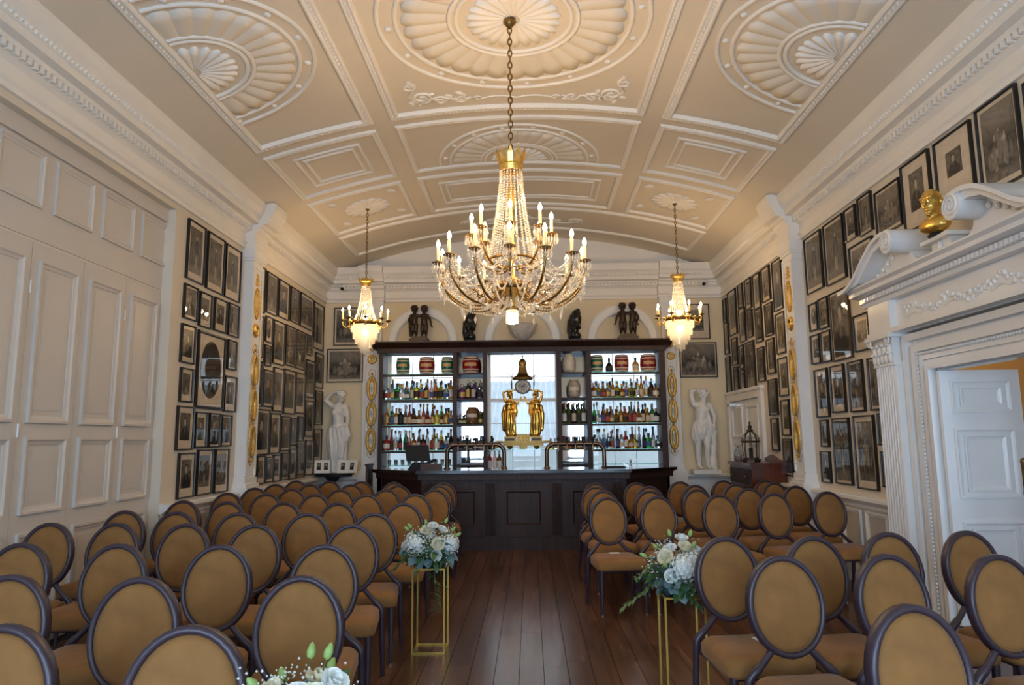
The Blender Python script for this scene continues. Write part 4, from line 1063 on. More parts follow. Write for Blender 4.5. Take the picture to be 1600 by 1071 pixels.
for r, row in enumerate(CH_L):
    for i, (x, y, a) in enumerate(row):
        put_chair(x, y, math.radians(a), 'ochre oval-back chair left of aisle, %s from aisle in %s row from camera' % (ORD[i], ORD[r]), 'chairs left of the aisle')
for r, row in enumerate(CH_R):
    for i, (x, y, a) in enumerate(row):
        put_chair(x, y, math.radians(a), 'ochre oval-back chair right of aisle, %s from aisle in %s row from camera' % (ORD[i], ORD[r]), 'chairs right of the aisle')
# ------------------------------------------------------------------ chandeliers
def lamp(parent, loc, power, color=(1.0, .66, .34), r=.025):
    l = bpy.data.lights.new('candle_light', 'POINT'); l.energy = power; l.color = color; l.shadow_soft_size = r
    o = bpy.data.objects.new('candle_light', l); COL.objects.link(o); o.location = loc; o.parent = parent; return o
candle_me = MB().lathe([(.0135, 0), (.0135, .105), (.009, .112), (0, .112)], 10).mesh('candle', M_CANDLE)
bulb_me = MB().lathe([(.0, .0), (.010, .004), (.017, .020), (.018, .032), (.012, .050), (.004, .066), (0, .070)], 10).mesh('bulb', M_BULB)
pan_me = MB().lathe([(.0, -.03), (.010, -.028), (.014, -.012), (.046, -.004), (.056, .004), (.050, .004), (.016, .0), (.017, .02), (0, .02)], 16).mesh('drip_pan', M_BRASS)
fm = MB()
for i in range(12):
    a = 2 * PI * i / 12; c, s_ = .052 * math.cos(a), .052 * math.sin(a)
    fm.octa((c, s_, -.012), .006); fm.octa((c, s_, -.050), .0085, .034)
fringe_me = fm.mesh('drop_fringe', M_CRYSTAL)
def candle(parent, p, power, sc=1.0, fringe=True):
    pn = obj('drip_pan', pan_me, parent, p); pn.scale = (sc,) * 3
    if fringe: tag(obj('drop_fringe', fringe_me, pn), kind='stuff')
    cn = obj('candle', candle_me, parent, (p[0], p[1], p[2] + .018 * sc)); cn.scale = (sc,) * 3
    obj('bulb', bulb_me, cn, (0, 0, .112))
    lamp(parent, (p[0], p[1], p[2] + .175 * sc), power)
def strand(parent, pts, step, r, name='bead_strand'):
    """crystal beads threaded along a polyline"""
    m = MB(); P = [Vector(p) for p in pts]; acc = 0.0
    for a, b in zip(P[:-1], P[1:]):
        L = (b - a).length; t = step - acc if acc else 0.0
        while t <= L:
            q = a + (b - a) * (t / L); m.octa(q, r); t += step
        acc = (L - (t - step)) % step if L else acc
    return m.build(name, M_CRYSTAL, parent)
def chain(parent, x, y, z0, z1, L=.07, r=.006, w=.018):
    n = max(1, int((z1 - z0) / (L * .78)))
    me = MB().tube([(w * math.cos(2 * PI * i / 10), 0, L / 2 * math.sin(2 * PI * i / 10)) for i in range(10)], r, 5, closed=True).mesh('chain_link', M_BRASS)
    for i in range(n):
        obj('chain_link', me, parent, (x, y, z0 + (z1 - z0) * (i + .5) / n), (PI / 2) * (i % 2))
def sag(a, b, d, n=10):
    a = Vector(a); b = Vector(b)
    return [a + (b - a) * (i / n) - Vector((0, 0, d * 4 * (i / n) * (1 - i / n))) for i in range(n + 1)]

ch = thing('crystal_chandelier', 'large brass chandelier with many lit candles and crystal strands over the aisle', 'chandelier', (CHX, CHY, 2.45))
Z0 = 2.45
def z(v): return v - Z0
MB().lathe([(.05, z(5.245)), (.06, z(5.22)), (.03, z(5.18)), (.012, z(5.16))], 16).build('ceiling_hook', M_BRASS, ch)
chain(ch, 0, 0, z(4.02), z(5.17))
MB().lathe([(.012, z(2.62)), (.03, z(2.66)), (.02, z(2.72)), (.075, z(2.78)), (.085, z(2.84)), (.05, z(2.88)), (.018, z(2.92)), (.018, z(3.02)), (.045, z(3.08)), (.05, z(3.14)), (.025, z(3.2)),
            (.014, z(3.24)), (.014, z(3.5)), (.035, z(3.56)), (.042, z(3.64)), (.02, z(3.70)), (.01, z(3.75)), (.01, z(4.03))], 16).build('stem', M_GOLD, ch)
cr_ = MB().lathe([(.095, z(3.83)), (.10, z(3.84)), (.10, z(3.88)), (.105, z(3.89)), (.098, z(3.89)), (.092, z(3.84)), (.095, z(3.83))], 24).build('crown', M_GOLD, ch)
for i in range(12):
    a = 2 * PI * i / 12; c, s_ = math.cos(a), math.sin(a); w = .022
    tx, ty = -s_ * w, c * w
    MB().add([(.10 * c - tx, .10 * s_ - ty, z(3.885)), (.10 * c + tx, .10 * s_ + ty, z(3.885)), (.125 * c + tx * .9, .125 * s_ + ty * .9, z(3.97)), (.15 * c, .15 * s_, z(4.02)), (.125 * c - tx * .9, .125 * s_ - ty * .9, z(3.97)),
              (.092 * c - tx, .092 * s_ - ty, z(3.885)), (.092 * c + tx, .092 * s_ + ty, z(3.885)), (.117 * c + tx * .9, .117 * s_ + ty * .9, z(3.97)), (.117 * c - tx * .9, .117 * s_ - ty * .9, z(3.97))],
             [(0, 1, 2, 4), (4, 2, 3), (5, 8, 7, 6), (8, 3, 7), (0, 4, 8, 5), (1, 6, 7, 2), (4, 3, 8), (2, 7, 3)]).build('crown_leaf', M_GOLD, ch)
hub = MB().lathe([(.085, z(2.80)), (.13, z(2.80)), (.135, z(2.83)), (.12, z(2.86)), (.09, z(2.87)), (.085, z(2.80))], 24).build('hub_ring', M_BRASS, ch)
MB().lathe([(.20, z(3.035)), (.208, z(3.04)), (.208, z(3.055)), (.20, z(3.06)), (.20, z(3.035))], 32).build('strand_ring', M_BRASS, ch)
NL, NU = 14, 8
low = []; upp = []
for i in range(NL):
    a = 2 * PI * (i + .5) / NL; c, s_ = math.cos(a), math.sin(a)
    pts = catmull([(.11 * c, .11 * s_, z(2.83)), (.17 * c, .17 * s_, z(2.72)), (.30 * c, .30 * s_, z(2.65)), (.46 * c, .46 * s_, z(2.69)), (.585 * c, .585 * s_, z(2.82)), (.62 * c, .62 * s_, z(2.97))], 5)
    MB().tube(pts, .010, 6).build('arm', M_BRASS, ch)
    sp = [( (.33 + .06 * math.cos(t) * (1 - t / 9)) * c, (.33 + .06 * math.cos(t) * (1 - t / 9)) * s_, z(2.74) + .06 * math.sin(t) * (1 - t / 9)) for t in [q * .5 for q in range(15)]]
    MB().tube(sp, .006, 5).build('scroll', M_BRASS, ch)
    p = (.62 * c, .62 * s_, z(3.0)); low.append(p); candle(ch, p, MAIN_W)
for i in range(NU):
    a = 2 * PI * i / NU - PI / 2; c, s_ = math.cos(a), math.sin(a)
    pts = catmull([(.05 * c, .05 * s_, z(2.98)), (.14 * c, .14 * s_, z(2.96)), (.26 * c, .26 * s_, z(3.02)), (.335 * c, .335 * s_, z(3.16)), (.34 * c, .34 * s_, z(3.24))], 5)
    MB().tube(pts, .009, 6).build('arm', M_BRASS, ch)
    p = (.34 * c, .34 * s_, z(3.27)); upp.append(p); candle(ch, p, MAIN_W)
for i in range(20):
    a = 2 * PI * i / 20; c, s_ = math.cos(a), math.sin(a)
    strand(ch, [(r * c, r * s_, z(zz)) for r, zz in ((.092, 3.83), (.098, 3.72), (.115, 3.55), (.140, 3.38), (.170, 3.2), (.205, 3.05))], .023, .0105)
for i in range(NL):
    a_, b_ = low[i], low[(i + 1) % NL]
    a1 = Vector(a_) - Vector((0, 0, .03)); b1 = Vector(b_) - Vector((0, 0, .03))
    strand(ch, sag(a1, b1, .13), .021, .0095); strand(ch, sag(a1, b1, .22), .022, .010)
    an = 2 * PI * (i + .5) / NL; c, s_ = math.cos(an), math.sin(an)
    strand(ch, sag(a1, (.2 * c, .2 * s_, z(3.03)), .10), .021, .0095)
    strand(ch, sag(a1 - Vector((0, 0, .05)), (.12 * c, .12 * s_, z(2.68)), .13), .022, .010)
    strand(ch, sag((.2 * c, .2 * s_, z(3.03)), (.12 * c, .12 * s_, z(2.80)), .04, 6), .021, .0095)
    d = MB(); d.octa((.60 * c, .60 * s_, z(2.80)), .008).octa((.60 * c, .60 * s_, z(2.74)), .014, .045); d.build('crystal_drop', M_CRYSTAL, ch)
    d = MB(); d.octa((.42 * c, .42 * s_, z(2.645)), .007).octa((.42 * c, .42 * s_, z(2.59)), .013, .042); d.build('crystal_drop', M_CRYSTAL, ch)
for i in range(NL):
    an = 2 * PI * (i + 1) / NL; c, s_ = math.cos(an), math.sin(an)
    strand(ch, sag((.59 * c, .59 * s_, z(2.84)), (.14 * c, .14 * s_, z(2.86)), .12), .022, .010)
    strand(ch, sag((.59 * c, .59 * s_, z(2.76)), (.13 * c, .13 * s_, z(2.66)), .08), .022, .010)
for i in range(NU):
    strand(ch, sag(Vector(upp[i]) - Vector((0, 0, .03)), Vector(upp[(i + 1) % NU]) - Vector((0, 0, .03)), .12), .021, .0095)
for i in range(6):
    a = 2 * PI * i / 6; c, s_ = math.cos(a), math.sin(a)
    strand(ch, sag((.12 * c, .12 * s_, z(2.70)), (.20 * math.cos(a + PI / 3), .20 * math.sin(a + PI / 3), z(2.66)), .10), .021, .007)
bell = MB(); 
for i in range(18):
    a = 2 * PI * i / 18; bell.obox((.048 * math.cos(a), .048 * math.sin(a), z(2.565)), (-.007 * math.sin(a), .007 * math.cos(a), 0), (.003 * math.cos(a), .003 * math.sin(a), 0), (0, 0, .055))
tag(bell.build('prism_shade', M_CRYSTAL, ch), kind='stuff')
MB().lathe([(.05, z(2.62)), (.054, z(2.625)), (.054, z(2.64)), (.02, z(2.66))], 16).build('shade_collar', M_BRASS, ch)
MB().ell((0, 0, z(2.57)), (.026, .026, .034), 10, 8).build('bulb', M_BULB, ch); lamp(ch, (0, 0, z(2.50)), MAIN_W)

def small_chandelier(x, y, label):
    t = thing('basket_chandelier', label, 'chandelier', (x, y, 2.74), 0, 'pair of small tiered chandeliers'); Z = 2.74
    top = vz(x - XC)
    MB().lathe([(.03, top - Z), (.04, top - .02 - Z), (.01, top - .06 - Z)], 12).build('ceiling_hook', M_BRASS, t)
    chain(t, 0, 0, 3.87 - Z, top - .05 - Z, .06, .005, .014)
    MB().lathe([(.062, 3.78 - Z), (.068, 3.79 - Z), (.072, 3.83 - Z), (.10, 3.87 - Z), (.095, 3.87 - Z), (.062, 3.80 - Z), (.062, 3.78 - Z)], 18).build('crown', M_GOLD, t)
    for i in range(10):
        a = 2 * PI * i / 10; MB().octa((.095 * math.cos(a), .095 * math.sin(a), 3.875 - Z), .016, .028).build('crown_leaf', M_GOLD, t)
    for i in range(22):
        a = 2 * PI * i / 22; c, s_ = math.cos(a), math.sin(a)
        strand(t, [(r * c, r * s_, zz - Z) for r, zz in ((.062, 3.79), (.068, 3.7), (.085, 3.55), (.115, 3.40), (.165, 3.27))], .020, .008)
    rg = [( (.215 + .010 * math.cos(i * PI / 2)) * math.cos(2 * PI * i / 48), (.215 + .010 * math.cos(i * PI / 2)) * math.sin(2 * PI * i / 48), 3.245 - Z + .012 * math.cos(i * PI / 2)) for i in range(48)]
    MB().tube(rg, .013, 6, closed=True).build('gallery_ring', M_GOLD, t)
    MB().lathe([(.205, 3.20 - Z), (.213, 3.20 - Z), (.213, 3.24 - Z), (.205, 3.24 - Z), (.205, 3.20 - Z)], 32).build('band', M_BRASS, t)
    for i in range(8):
        a = 2 * PI * (i + .3) / 8; c, s_ = math.cos(a), math.sin(a)
        MB().tube(catmull([(.21 * c, .21 * s_, 3.22 - Z), (.26 * c, .26 * s_, 3.17 - Z), (.31 * c, .31 * s_, 3.19 - Z), (.32 * c, .32 * s_, 3.26 - Z)], 4), .008, 6).build('arm', M_GOLD, t)
        candle(t, (.32 * c, .32 * s_, 3.275 - Z), SMALL_W, .9, False)
    for k, (r, z1, hh) in enumerate(((.20, 3.21, .10), (.172, 3.13, .12), (.138, 3.03, .09), (.10, 2.95, .08), (.06, 2.88, .08))):
        m = MB(); n = max(10, int(2 * PI * r / .021))
        for i in range(n):
            a = 2 * PI * i / n; m.obox((r * math.cos(a), r * math.sin(a), z1 - hh / 2 - Z), (-.0085 * math.sin(a), .0085 * math.cos(a), 0), (.003 * math.cos(a), .003 * math.sin(a), 0), (0, 0, hh / 2))
        tag(m.build('prism_tier', M_CRYSTAL, t), kind='stuff')
    MB().octa((0, 0, 2.775 - Z), .018, .03).build('finial', M_CRYSTAL, t)
    for zz, r in ((3.10, .045), (3.33, .04)):
        MB().ell((0, 0, zz - Z), (r, r, r), 10, 8).build('bulb', M_BULB, t); lamp(t, (0, 0, zz - Z + .09), SMALL_W * 1.5)
small_chandelier(XC - SCX, SCY, 'small tiered crystal chandelier hanging left of the bar above the left chairs')
small_chandelier(XC + SCX, SCY, 'small tiered crystal chandelier hanging right of the bar above the right chairs')
# ------------------------------------------------------------------ doorcase on the right wall
PC = (PY0 + PY1) / 2
M_GLOSS = mat('gloss_white_paint', (0.80, 0.79, 0.77), 0.16, var=.02, scale=4)
portal = MB()
W0 = .34
def PBX(m, a0, a1, d0, d1, z0, z1): return m.box(XR - d1, XR - d0, PC + a0, PC + a1, z0, z1)
hw = (PY1 - PY0) / 2
for s in (-1, 1):
    a = sorted((s * hw, s * (hw + W0))); PBX(portal, a[0], a[1], 0, .05, 0, PZ + W0)
PBX(portal, -hw, hw, 0, .05, PZ, PZ + W0)
pr = struct('door_2', portal, M_GLOSS)
def PP(mb, name, m=None): return mb.build(name, m or M_GLOSS, pr)
# stepped architrave mouldings
for k, (o, w, d) in enumerate(((.0, .05, .075), (.09, .04, .068), (.17, .06, .085), (.28, .06, .10))):
    m = MB()
    for s in (-1, 1):
        a = sorted((s * (hw + o), s * (hw + o + w))); PBX(m, a[0], a[1], .05, d, 0, PZ + o + w)
    PBX(m, -hw - o, hw + o, .05, d, PZ + o, PZ + o + w); PP(m, 'architrave_moulding')
m = MB()
for k in range(70):
    zz = .03 + k * .034
    for s in (-1, 1): m.octa((XR - .075, PC + s * (hw + .145), zz), .016)
for k in range(44): m.octa((XR - .075, PC - hw - .1 + k * .034, PZ + .145), .016)
tag(PP(m, 'egg_and_dart'), kind='stuff')
# reveal
m = MB()
for s in (-1, 1): m.box(XR, XR + .12, *sorted((PC + s * hw, PC + s * (hw - .012))), 0, PZ)
m.box(XR, XR + .12, PY0, PY1, PZ - .012, PZ); PP(m, 'reveal')
# fluted pilasters with corinthian capitals
A0, A1, PD = hw + W0 + .01, hw + W0 + .37, .17
for s in (-1, 1):
    mid = s * (A0 + A1) / 2; h = (A1 - A0) / 2
    m = MB(); poly = [(-h, 0), (-h, PD - .01)]; nf = 7; fw = (2 * h - .03) / nf
    for i in range(nf):
        x0 = -h + .015 + i * fw; poly.append((x0 + fw * .14, PD))
        for q in range(5):
            a = PI * q / 4; poly.append((x0 + fw * (.5 - .34 * math.cos(a)), PD - .018 * math.sin(a)))
        poly.append((x0 + fw * .86, PD))
    poly += [(h, PD - .01), (h, 0)]
    m.extr(poly, lambda p, d, zz: (XR - d, PC + mid + p, zz), .28, 2.20); PP(m, 'fluted_shaft')
    b = MB(); PBX(b, mid - h - .05, mid + h + .05, 0, PD + .05, 0, .20); PBX(b, mid - h - .035, mid + h + .035, 0, PD + .035, .20, .235); PBX(b, mid - h - .015, mid + h + .015, 0, PD + .015, .235, .28); PP(b, 'pilaster_base')
    c = MB(); PBX(c, mid - h - .01, mid + h + .01, 0, PD + .01, 2.20, 2.225); PBX(c, mid - h * .9, mid + h * .9, 0, PD, 2.225, 2.46); PBX(c, mid - h - .05, mid + h + .05, 0, PD + .06, 2.455, 2.49); cap = PP(c, 'capital')
    for row, (zz, nn, hh) in enumerate(((2.27, 5, .055), (2.345, 4, .06))):
        for i in range(nn):
            p = mid - h + 2 * h * (i + .5) / nn
            MB().ell((XR - PD - .012, PC + p, zz), (.022, h / nn * .8, hh), 8, 6).ell((XR - PD - .035, PC + p, zz + hh * .8), (.018, h / nn * .6, .018), 8, 5).build('acanthus_leaf', M_GLOSS, cap)
    for q in (-1, 1):
        pts = [(XR - PD - .045, PC + mid + q * (h - .01) + .045 * (1 - t / 10) * math.cos(t), 2.425 + .045 * (1 - t / 10) * math.sin(t)) for t in [k * .55 for k in range(16)]]
        MB().tube(pts, .010, 6).build('volute', M_GLOSS, cap)
    f_ = MB(); PBX(f_, mid - h - .02, mid + h + .02, 0, PD + .02, 2.49, 2.80); PP(f_, 'frieze_block')
# entablature
E = MB(); PBX(E, -A0, A0, 0, .12, PZ + W0 + .02, 2.80); ent = PP(E, 'frieze')
e2 = MB(); PBX(e2, -A1 - .03, A1 + .03, 0, PD + .04, 2.49, 2.53); PP(e2, 'architrave_cap')
rr2 = random.Random(4); 
for i in range(46):
    t = (i + .5) / 46 * 2 - 1; p = t * A0 * .85; zz = 2.655 + .035 * math.sin(t * 9) + rr2.uniform(-.035, .035)
    MB().ell((XR - .122, PC + p, zz), (.016, rr2.uniform(.018, .035), rr2.uniform(.014, .03)), 8, 5, rot=Matrix.Rotation(rr2.uniform(0, 3), 3, 'X')).build('relief_leaf', M_GLOSS, pr)
for i in range(8):
    p0 = -A0 * .8 + i * A0 * .2
    pts = [(XR - .124, PC + p0 + .2 * t * A0, 2.60 + .03 * math.sin(t * PI)) for t in [k / 8 for k in range(9)]]
    MB().tube(pts, .008, 5).build('relief_garland', M_GLOSS, pr)
PROF = [(0, 2.80), (PD + .03, 2.80), (PD + .04, 2.835), (PD + .06, 2.84), (PD + .06, 2.885), (PD + .09, 2.89), (PD + .16, 2.90), (PD + .16, 2.935), (PD + .19, 2.96), (PD + .19, 2.975), (0, 2.975)]
TIP = 1.42
m = MB().extr(PROF, lambda d, zz, a: (XR - d, PC + a, zz), -TIP, TIP); PP(m, 'cornice')
m = MB(); k = -TIP + .12
while k < TIP - .12: m.box(XR - PD - .085, XR - PD - .055, PC + k, PC + k + .03, 2.84, 2.88); k += .052
tag(PP(m, 'dentils'), kind='stuff')
# swan-neck pediment
PDD = PD + .22
for s in (-1, 1):
    line = catmull([(1.46, 2.975), (1.30, 2.99), (1.12, 3.06), (.92, 3.19), (.74, 3.29), (.56, 3.325), (.46, 3.31)], 5)
    up = [(p.x, p.y) for p in line]
    lo = [(.50, 3.22), (.62, 3.23), (.76, 3.20), (.92, 3.10), (1.10, 2.99), (1.2, 2.975)]
    m = MB().extr([(s * a, b) for a, b in up + lo], lambda a, zz, d: (XR - d, PC + a, zz), 0, PDD); PP(m, 'swan_neck')
    up2 = [(a, b + .0) for a, b in up]; lo2 = [(a, b - .035) for a, b in reversed(up2)]
    m = MB().extr([(s * a, b) for a, b in up2 + lo2], lambda a, zz, d: (XR - d, PC + a, zz), PDD, PDD + .035); PP(m, 'neck_fillet')
    ty = [(.52, 3.22), (.62, 3.23), (.76, 3.20), (.92, 3.10), (1.10, 2.99), (1.2, 2.975), (.22, 2.975), (.25, 3.0), (.33, 3.02), (.40, 3.07), (.43, 3.14), (.44, 3.2)]
    m = MB().extr([(s * a, b) for a, b in ty], lambda a, zz, d: (XR - d, PC + a, zz), 0, PD + .06); PP(m, 'tympanum')
    n = 20; m = MB().extr([(s * .47 + .105 * math.cos(2 * PI * i / n), 3.22 + .105 * math.sin(2 * PI * i / n)) for i in range(n)], lambda a, zz, d: (XR - d, PC + a, zz), 0, PDD + .03, True); sc = PP(m, 'scroll')
    pts = [(XR - PDD - .034, PC + s * .47 + .09 * (1 - t / 16) * math.cos(t), 3.22 + .09 * (1 - t / 16) * math.sin(t)) for t in [k * .5 for k in range(28)]]
    MB().tube(pts, .009, 6).build('spiral', M_GLOSS, sc)
    for i in range(6):
        p = .62 + i * .09; MB().ell((XR - PD - .075, PC + s * p, 3.17 - .035 * i), (.02, .022, .026), 8, 5).build('husk', M_GLOSS, pr)
m = MB(); PBX(m, -.20, .20, 0, PD + .12, 2.975, 3.0); PBX(m, -.13, .13, 0, PD + .06, 3.0, 3.09); PBX(m, -.19, .19, 0, PD + .12, 3.09, 3.12); PP(m, 'plinth')
MB().ell((XR - PD - .07, PC, 3.045), (.02, .03, .045), 8, 6).build('husk', M_GLOSS, pr)
# open leaf of the double door, swung into the hall
lf = MB().box(3.50, 4.17, 6.035, 6.075, .01, 2.105).build('door_leaf', M_GLOSS, pr)
for z0, z1 in ((1.74, 2.02), (1.03, 1.61), (.22, .84)):
    for o, h in ((0, .016), (.075, .014)):
        wall_panel('B', 3.58 + o, 4.09 - o, z0 + o * .7, z1 - o * .7, lf, M_GLOSS, x=6.035, w=.045, h=h)
hp = MB().box(4.11, 4.155, 6.02, 6.035, 1.07, 1.33)
for zz in (1.07, 1.33): hp.ell((4.1325, 6.03, zz), (.03, .01, .03), 8, 6)
for i in range(4): hp.ell((4.1325, 6.018, 1.11 + i * .06), (.016, .008, .02), 8, 5)
hp.build('finger_plate', M_BRASS, lf); MB().ell((4.13, 6.0, .95), (.024, .03, .024), 10, 8).build('knob', M_BRASS, lf)
# the hall beyond
M_HALL = mat('hall_ochre', (.62, .40, .14), .6, var=.05, scale=2)
struct('wall_hall', MB().box(3.64, 6.2, 8.2, 8.3, 0, 2.9).box(6.2, 6.3, 2.6, 8.3, 0, 2.9).box(3.64, 4.0, 2.6, 2.7, 0, 2.9).box(5.4, 6.3, 2.6, 2.7, 0, 2.9).box(4.0, 5.4, 2.6, 2.7, 0, .8).box(4.0, 5.4, 2.6, 2.7, 2.5, 2.9), M_HALL)
window(7, 4.0, 5.4, .8, 2.5, 2.62, 3)
area_light('hall_window_daylight', (4.7, 2.74, 1.65), (PI / 2, 0, 0), 1.35, 1.65, 14, (.40, .64, 1.0))
struct('floor_hall', MB().box(XR + .3, 6.3, 2.6, 8.3, -.08, 0.0), M_FLOOR)
struct('ceiling_hall', MB().box(3.64, 6.3, 2.6, 8.3, 2.9, 3.0), M_HALL)
t = thing('hall_lantern', 'warm hall ceiling light glimpsed above the open door leaf', 'lamp', (4.75, 7.1, 2.90))
MB().lathe([(.10, 0), (.11, -.02), (.02, -.03)], 16).build('ceiling_rose', M_BRASS, t); MB().ell((0, 0, -.12), (.09, .09, .08), 14, 10).build('globe', M_BULB, t); lamp(t, (0, 0, -.28), 8)

# ------------------------------------------------------------------ sideboard, lantern, small furniture
sb = thing('sideboard', 'tall mahogany chest with bowed top against right wall near side door', 'chest', (3.27, 10.3, 0))
MB().box(-.24, .235, -.52, .52, .08, 1.16).build('carcass', M_CHEST, sb)
MB().extr([(-.27, -.55), (.235, -.55), (.235, .55), (-.27, .55), (-.29, .3), (-.29, -.3)], lambda a, b, d: (a, b, d), 1.16, 1.20).build('top', M_CHEST, sb)
for zz in (.18, .42, .66, .90):
    d = MB().box(-.255, -.24, -.48, .48, zz, zz + .21).build('drawer', M_DARKWOOD, sb)
    for q in (-.3, .3): MB().ell((-.27, q, zz + .105), (.02, .02, .02), 8, 6).build('knob', M_BRASS, d)
for q in (-1, 1):
    for r in (-1, 1): MB().lathe([(.03, 0), (.04, .03), (.035, .08)], 10, (r * .18, q * .44, 0)).build('foot', M_CHEST, sb)
m = MB().extr([(-.5, 1.20), (.5, 1.20), (.5, 1.23), (.3, 1.24), (.12, 1.28), (0, 1.30), (-.12, 1.28), (-.3, 1.24), (-.5, 1.23)], lambda a, zz, d: (d, a, zz), .205, .23); m.build('back_gallery', M_CHEST, sb)
ln = thing('garden_lantern', 'bronze glazed lantern with domed crown standing on the mahogany chest', 'lantern', (3.18, 10.25, 1.20))
MB().lathe([(.13, 0), (.13, .03), (.11, .05), (.11, .06), (0, .06)], 8, smooth=False).build('base', M_BRONZE, ln)
for i in range(8):
    a = 2 * PI * (i + .5) / 8; c, s_ = math.cos(a), math.sin(a)
    MB().tube([(.105 * c, .105 * s_, .05), (.115 * c, .115 * s_, .28), (.12 * c, .12 * s_, .31), (.10 * c, .10 * s_, .37), (.05 * c, .05 * s_, .42), (.02 * c, .02 * s_, .435)], .006, 5).build('rib', M_BRONZE, ln)
    a2 = 2 * PI * (i + 1.5) / 8
    MB().add([(.105 * c, .105 * s_, .06), (.105 * math.cos(a2), .105 * math.sin(a2), .06), (.114 * math.cos(a2), .114 * math.sin(a2), .28), (.114 * c, .114 * s_, .28)], [(0, 1, 2, 3)]).build('pane', M_GLASS, ln)
MB().lathe([(.115, .275), (.135, .28), (.135, .30), (.115, .305)], 16).build('rim', M_BRONZE, ln)
MB().lathe([(.03, .43), (.05, .44), (.05, .455), (.02, .47), (.035, .50), (.02, .525), (.01, .54), (.018, .56), (0, .585)], 10).build('finial', M_BRONZE, ln)
MB().lathe([(.03, .06), (.03, .2), (0, .2)], 10).build('candle', M_BLACK, ln)
t = thing('glass_canister', 'clear glass jar with lid left of the bronze lantern on the chest', 'jar', (3.10, 10.62, 1.20))
MB().lathe([(0, 0), (.055, 0), (.06, .01), (.06, .15), (.045, .17), (.04, .17), (.055, .15), (.055, .012), (0, .012)], 14).build('body', GLASS['clear'], t)
MB().lathe([(.046, .17), (.046, .185), (.015, .195), (.018, .215), (0, .225)], 12).build('lid', GLASS['clear'], t)
# console with photograph cards under the left statue
cn = thing('console_table', 'black half-round wall table in front of the female statue', 'table', (-3.38, 12.12, 0))
MB().extr([(.36 * math.cos(PI + PI * i / 16), .22 * math.sin(PI + PI * i / 16)) for i in range(17)], lambda a, b, d: (a, b, d), .985, 1.01).build('table_top', M_BLACK, cn)
MB().extr([(.32 * math.cos(PI + PI * i / 16), .19 * math.sin(PI + PI * i / 16)) for i in range(17)], lambda a, b, d: (a, b, d), .95, .985).build('apron', M_BLACK, cn)
MB().lathe([(.17, 0), (.16, .03), (.05, .06), (.035, .2), (.05, .5), (.03, .7), (.06, .85), (.14, .95)], 14, (0, -.08, 0), sy=.5).build('pedestal', M_BLACK, cn)
M_SEPIA = M_PRINTS[0]
for i, (x, ry, lab) in enumerate(((-3.63, .15, 'white two-photo card standing leftmost on the black wall table'), (-3.28, -.05, 'white photo card standing in the middle of the black wall table'), (-3.13, -.25, 'white photo card standing rightmost on the black wall table'))):
    w = .13 if i == 0 else .10
    t = thing('photo_card', lab, 'photo', (x + .08, 12.0, 1.01), ry, 'photo cards on the wall table')
    MB().add([(-w, 0, 0), (w, 0, 0), (w * .93, .05, .22), (-w * 1.05, .05, .22), (-w, .006, 0), (w, .006, 0), (w * .93, .056, .22), (-w * 1.05, .056, .22)], [(0, 1, 2, 3), (4, 7, 6, 5), (0, 4, 5, 1), (3, 2, 6, 7), (0, 3, 7, 4), (1, 5, 6, 2)]).build('card', M_PAPER, t)
    for q in ((-.06, .06) if i == 0 else (0,)):
        MB().obox((q, .024, .115), (.035, 0, 0), (0, .003, 0), (0, .0137, .06)).build('photograph', M_SEPIA, t)
# dome cameras in the far corners
for x, lab in ((-3.34, 'small white security camera on the cornice at the left back corner'), (3.12, 'small white security camera on the cornice at the right back corner')):
    t = thing('security_camera', lab, 'camera', (x, YB - .26, 4.28), 0, 'security cameras')
    MB().lathe([(.05, -.03), (.055, .0), (.05, .04), (.0, .05)], 12).build('housing', M_WHITEP, t); MB().ell((0, -.03, -.015), (.035, .035, .035), 10, 8).build('lens', M_BLACK, t)
    MB().box(-.03, .03, .0, .19, -.02, .03).build('bracket', M_WHITEP, t)
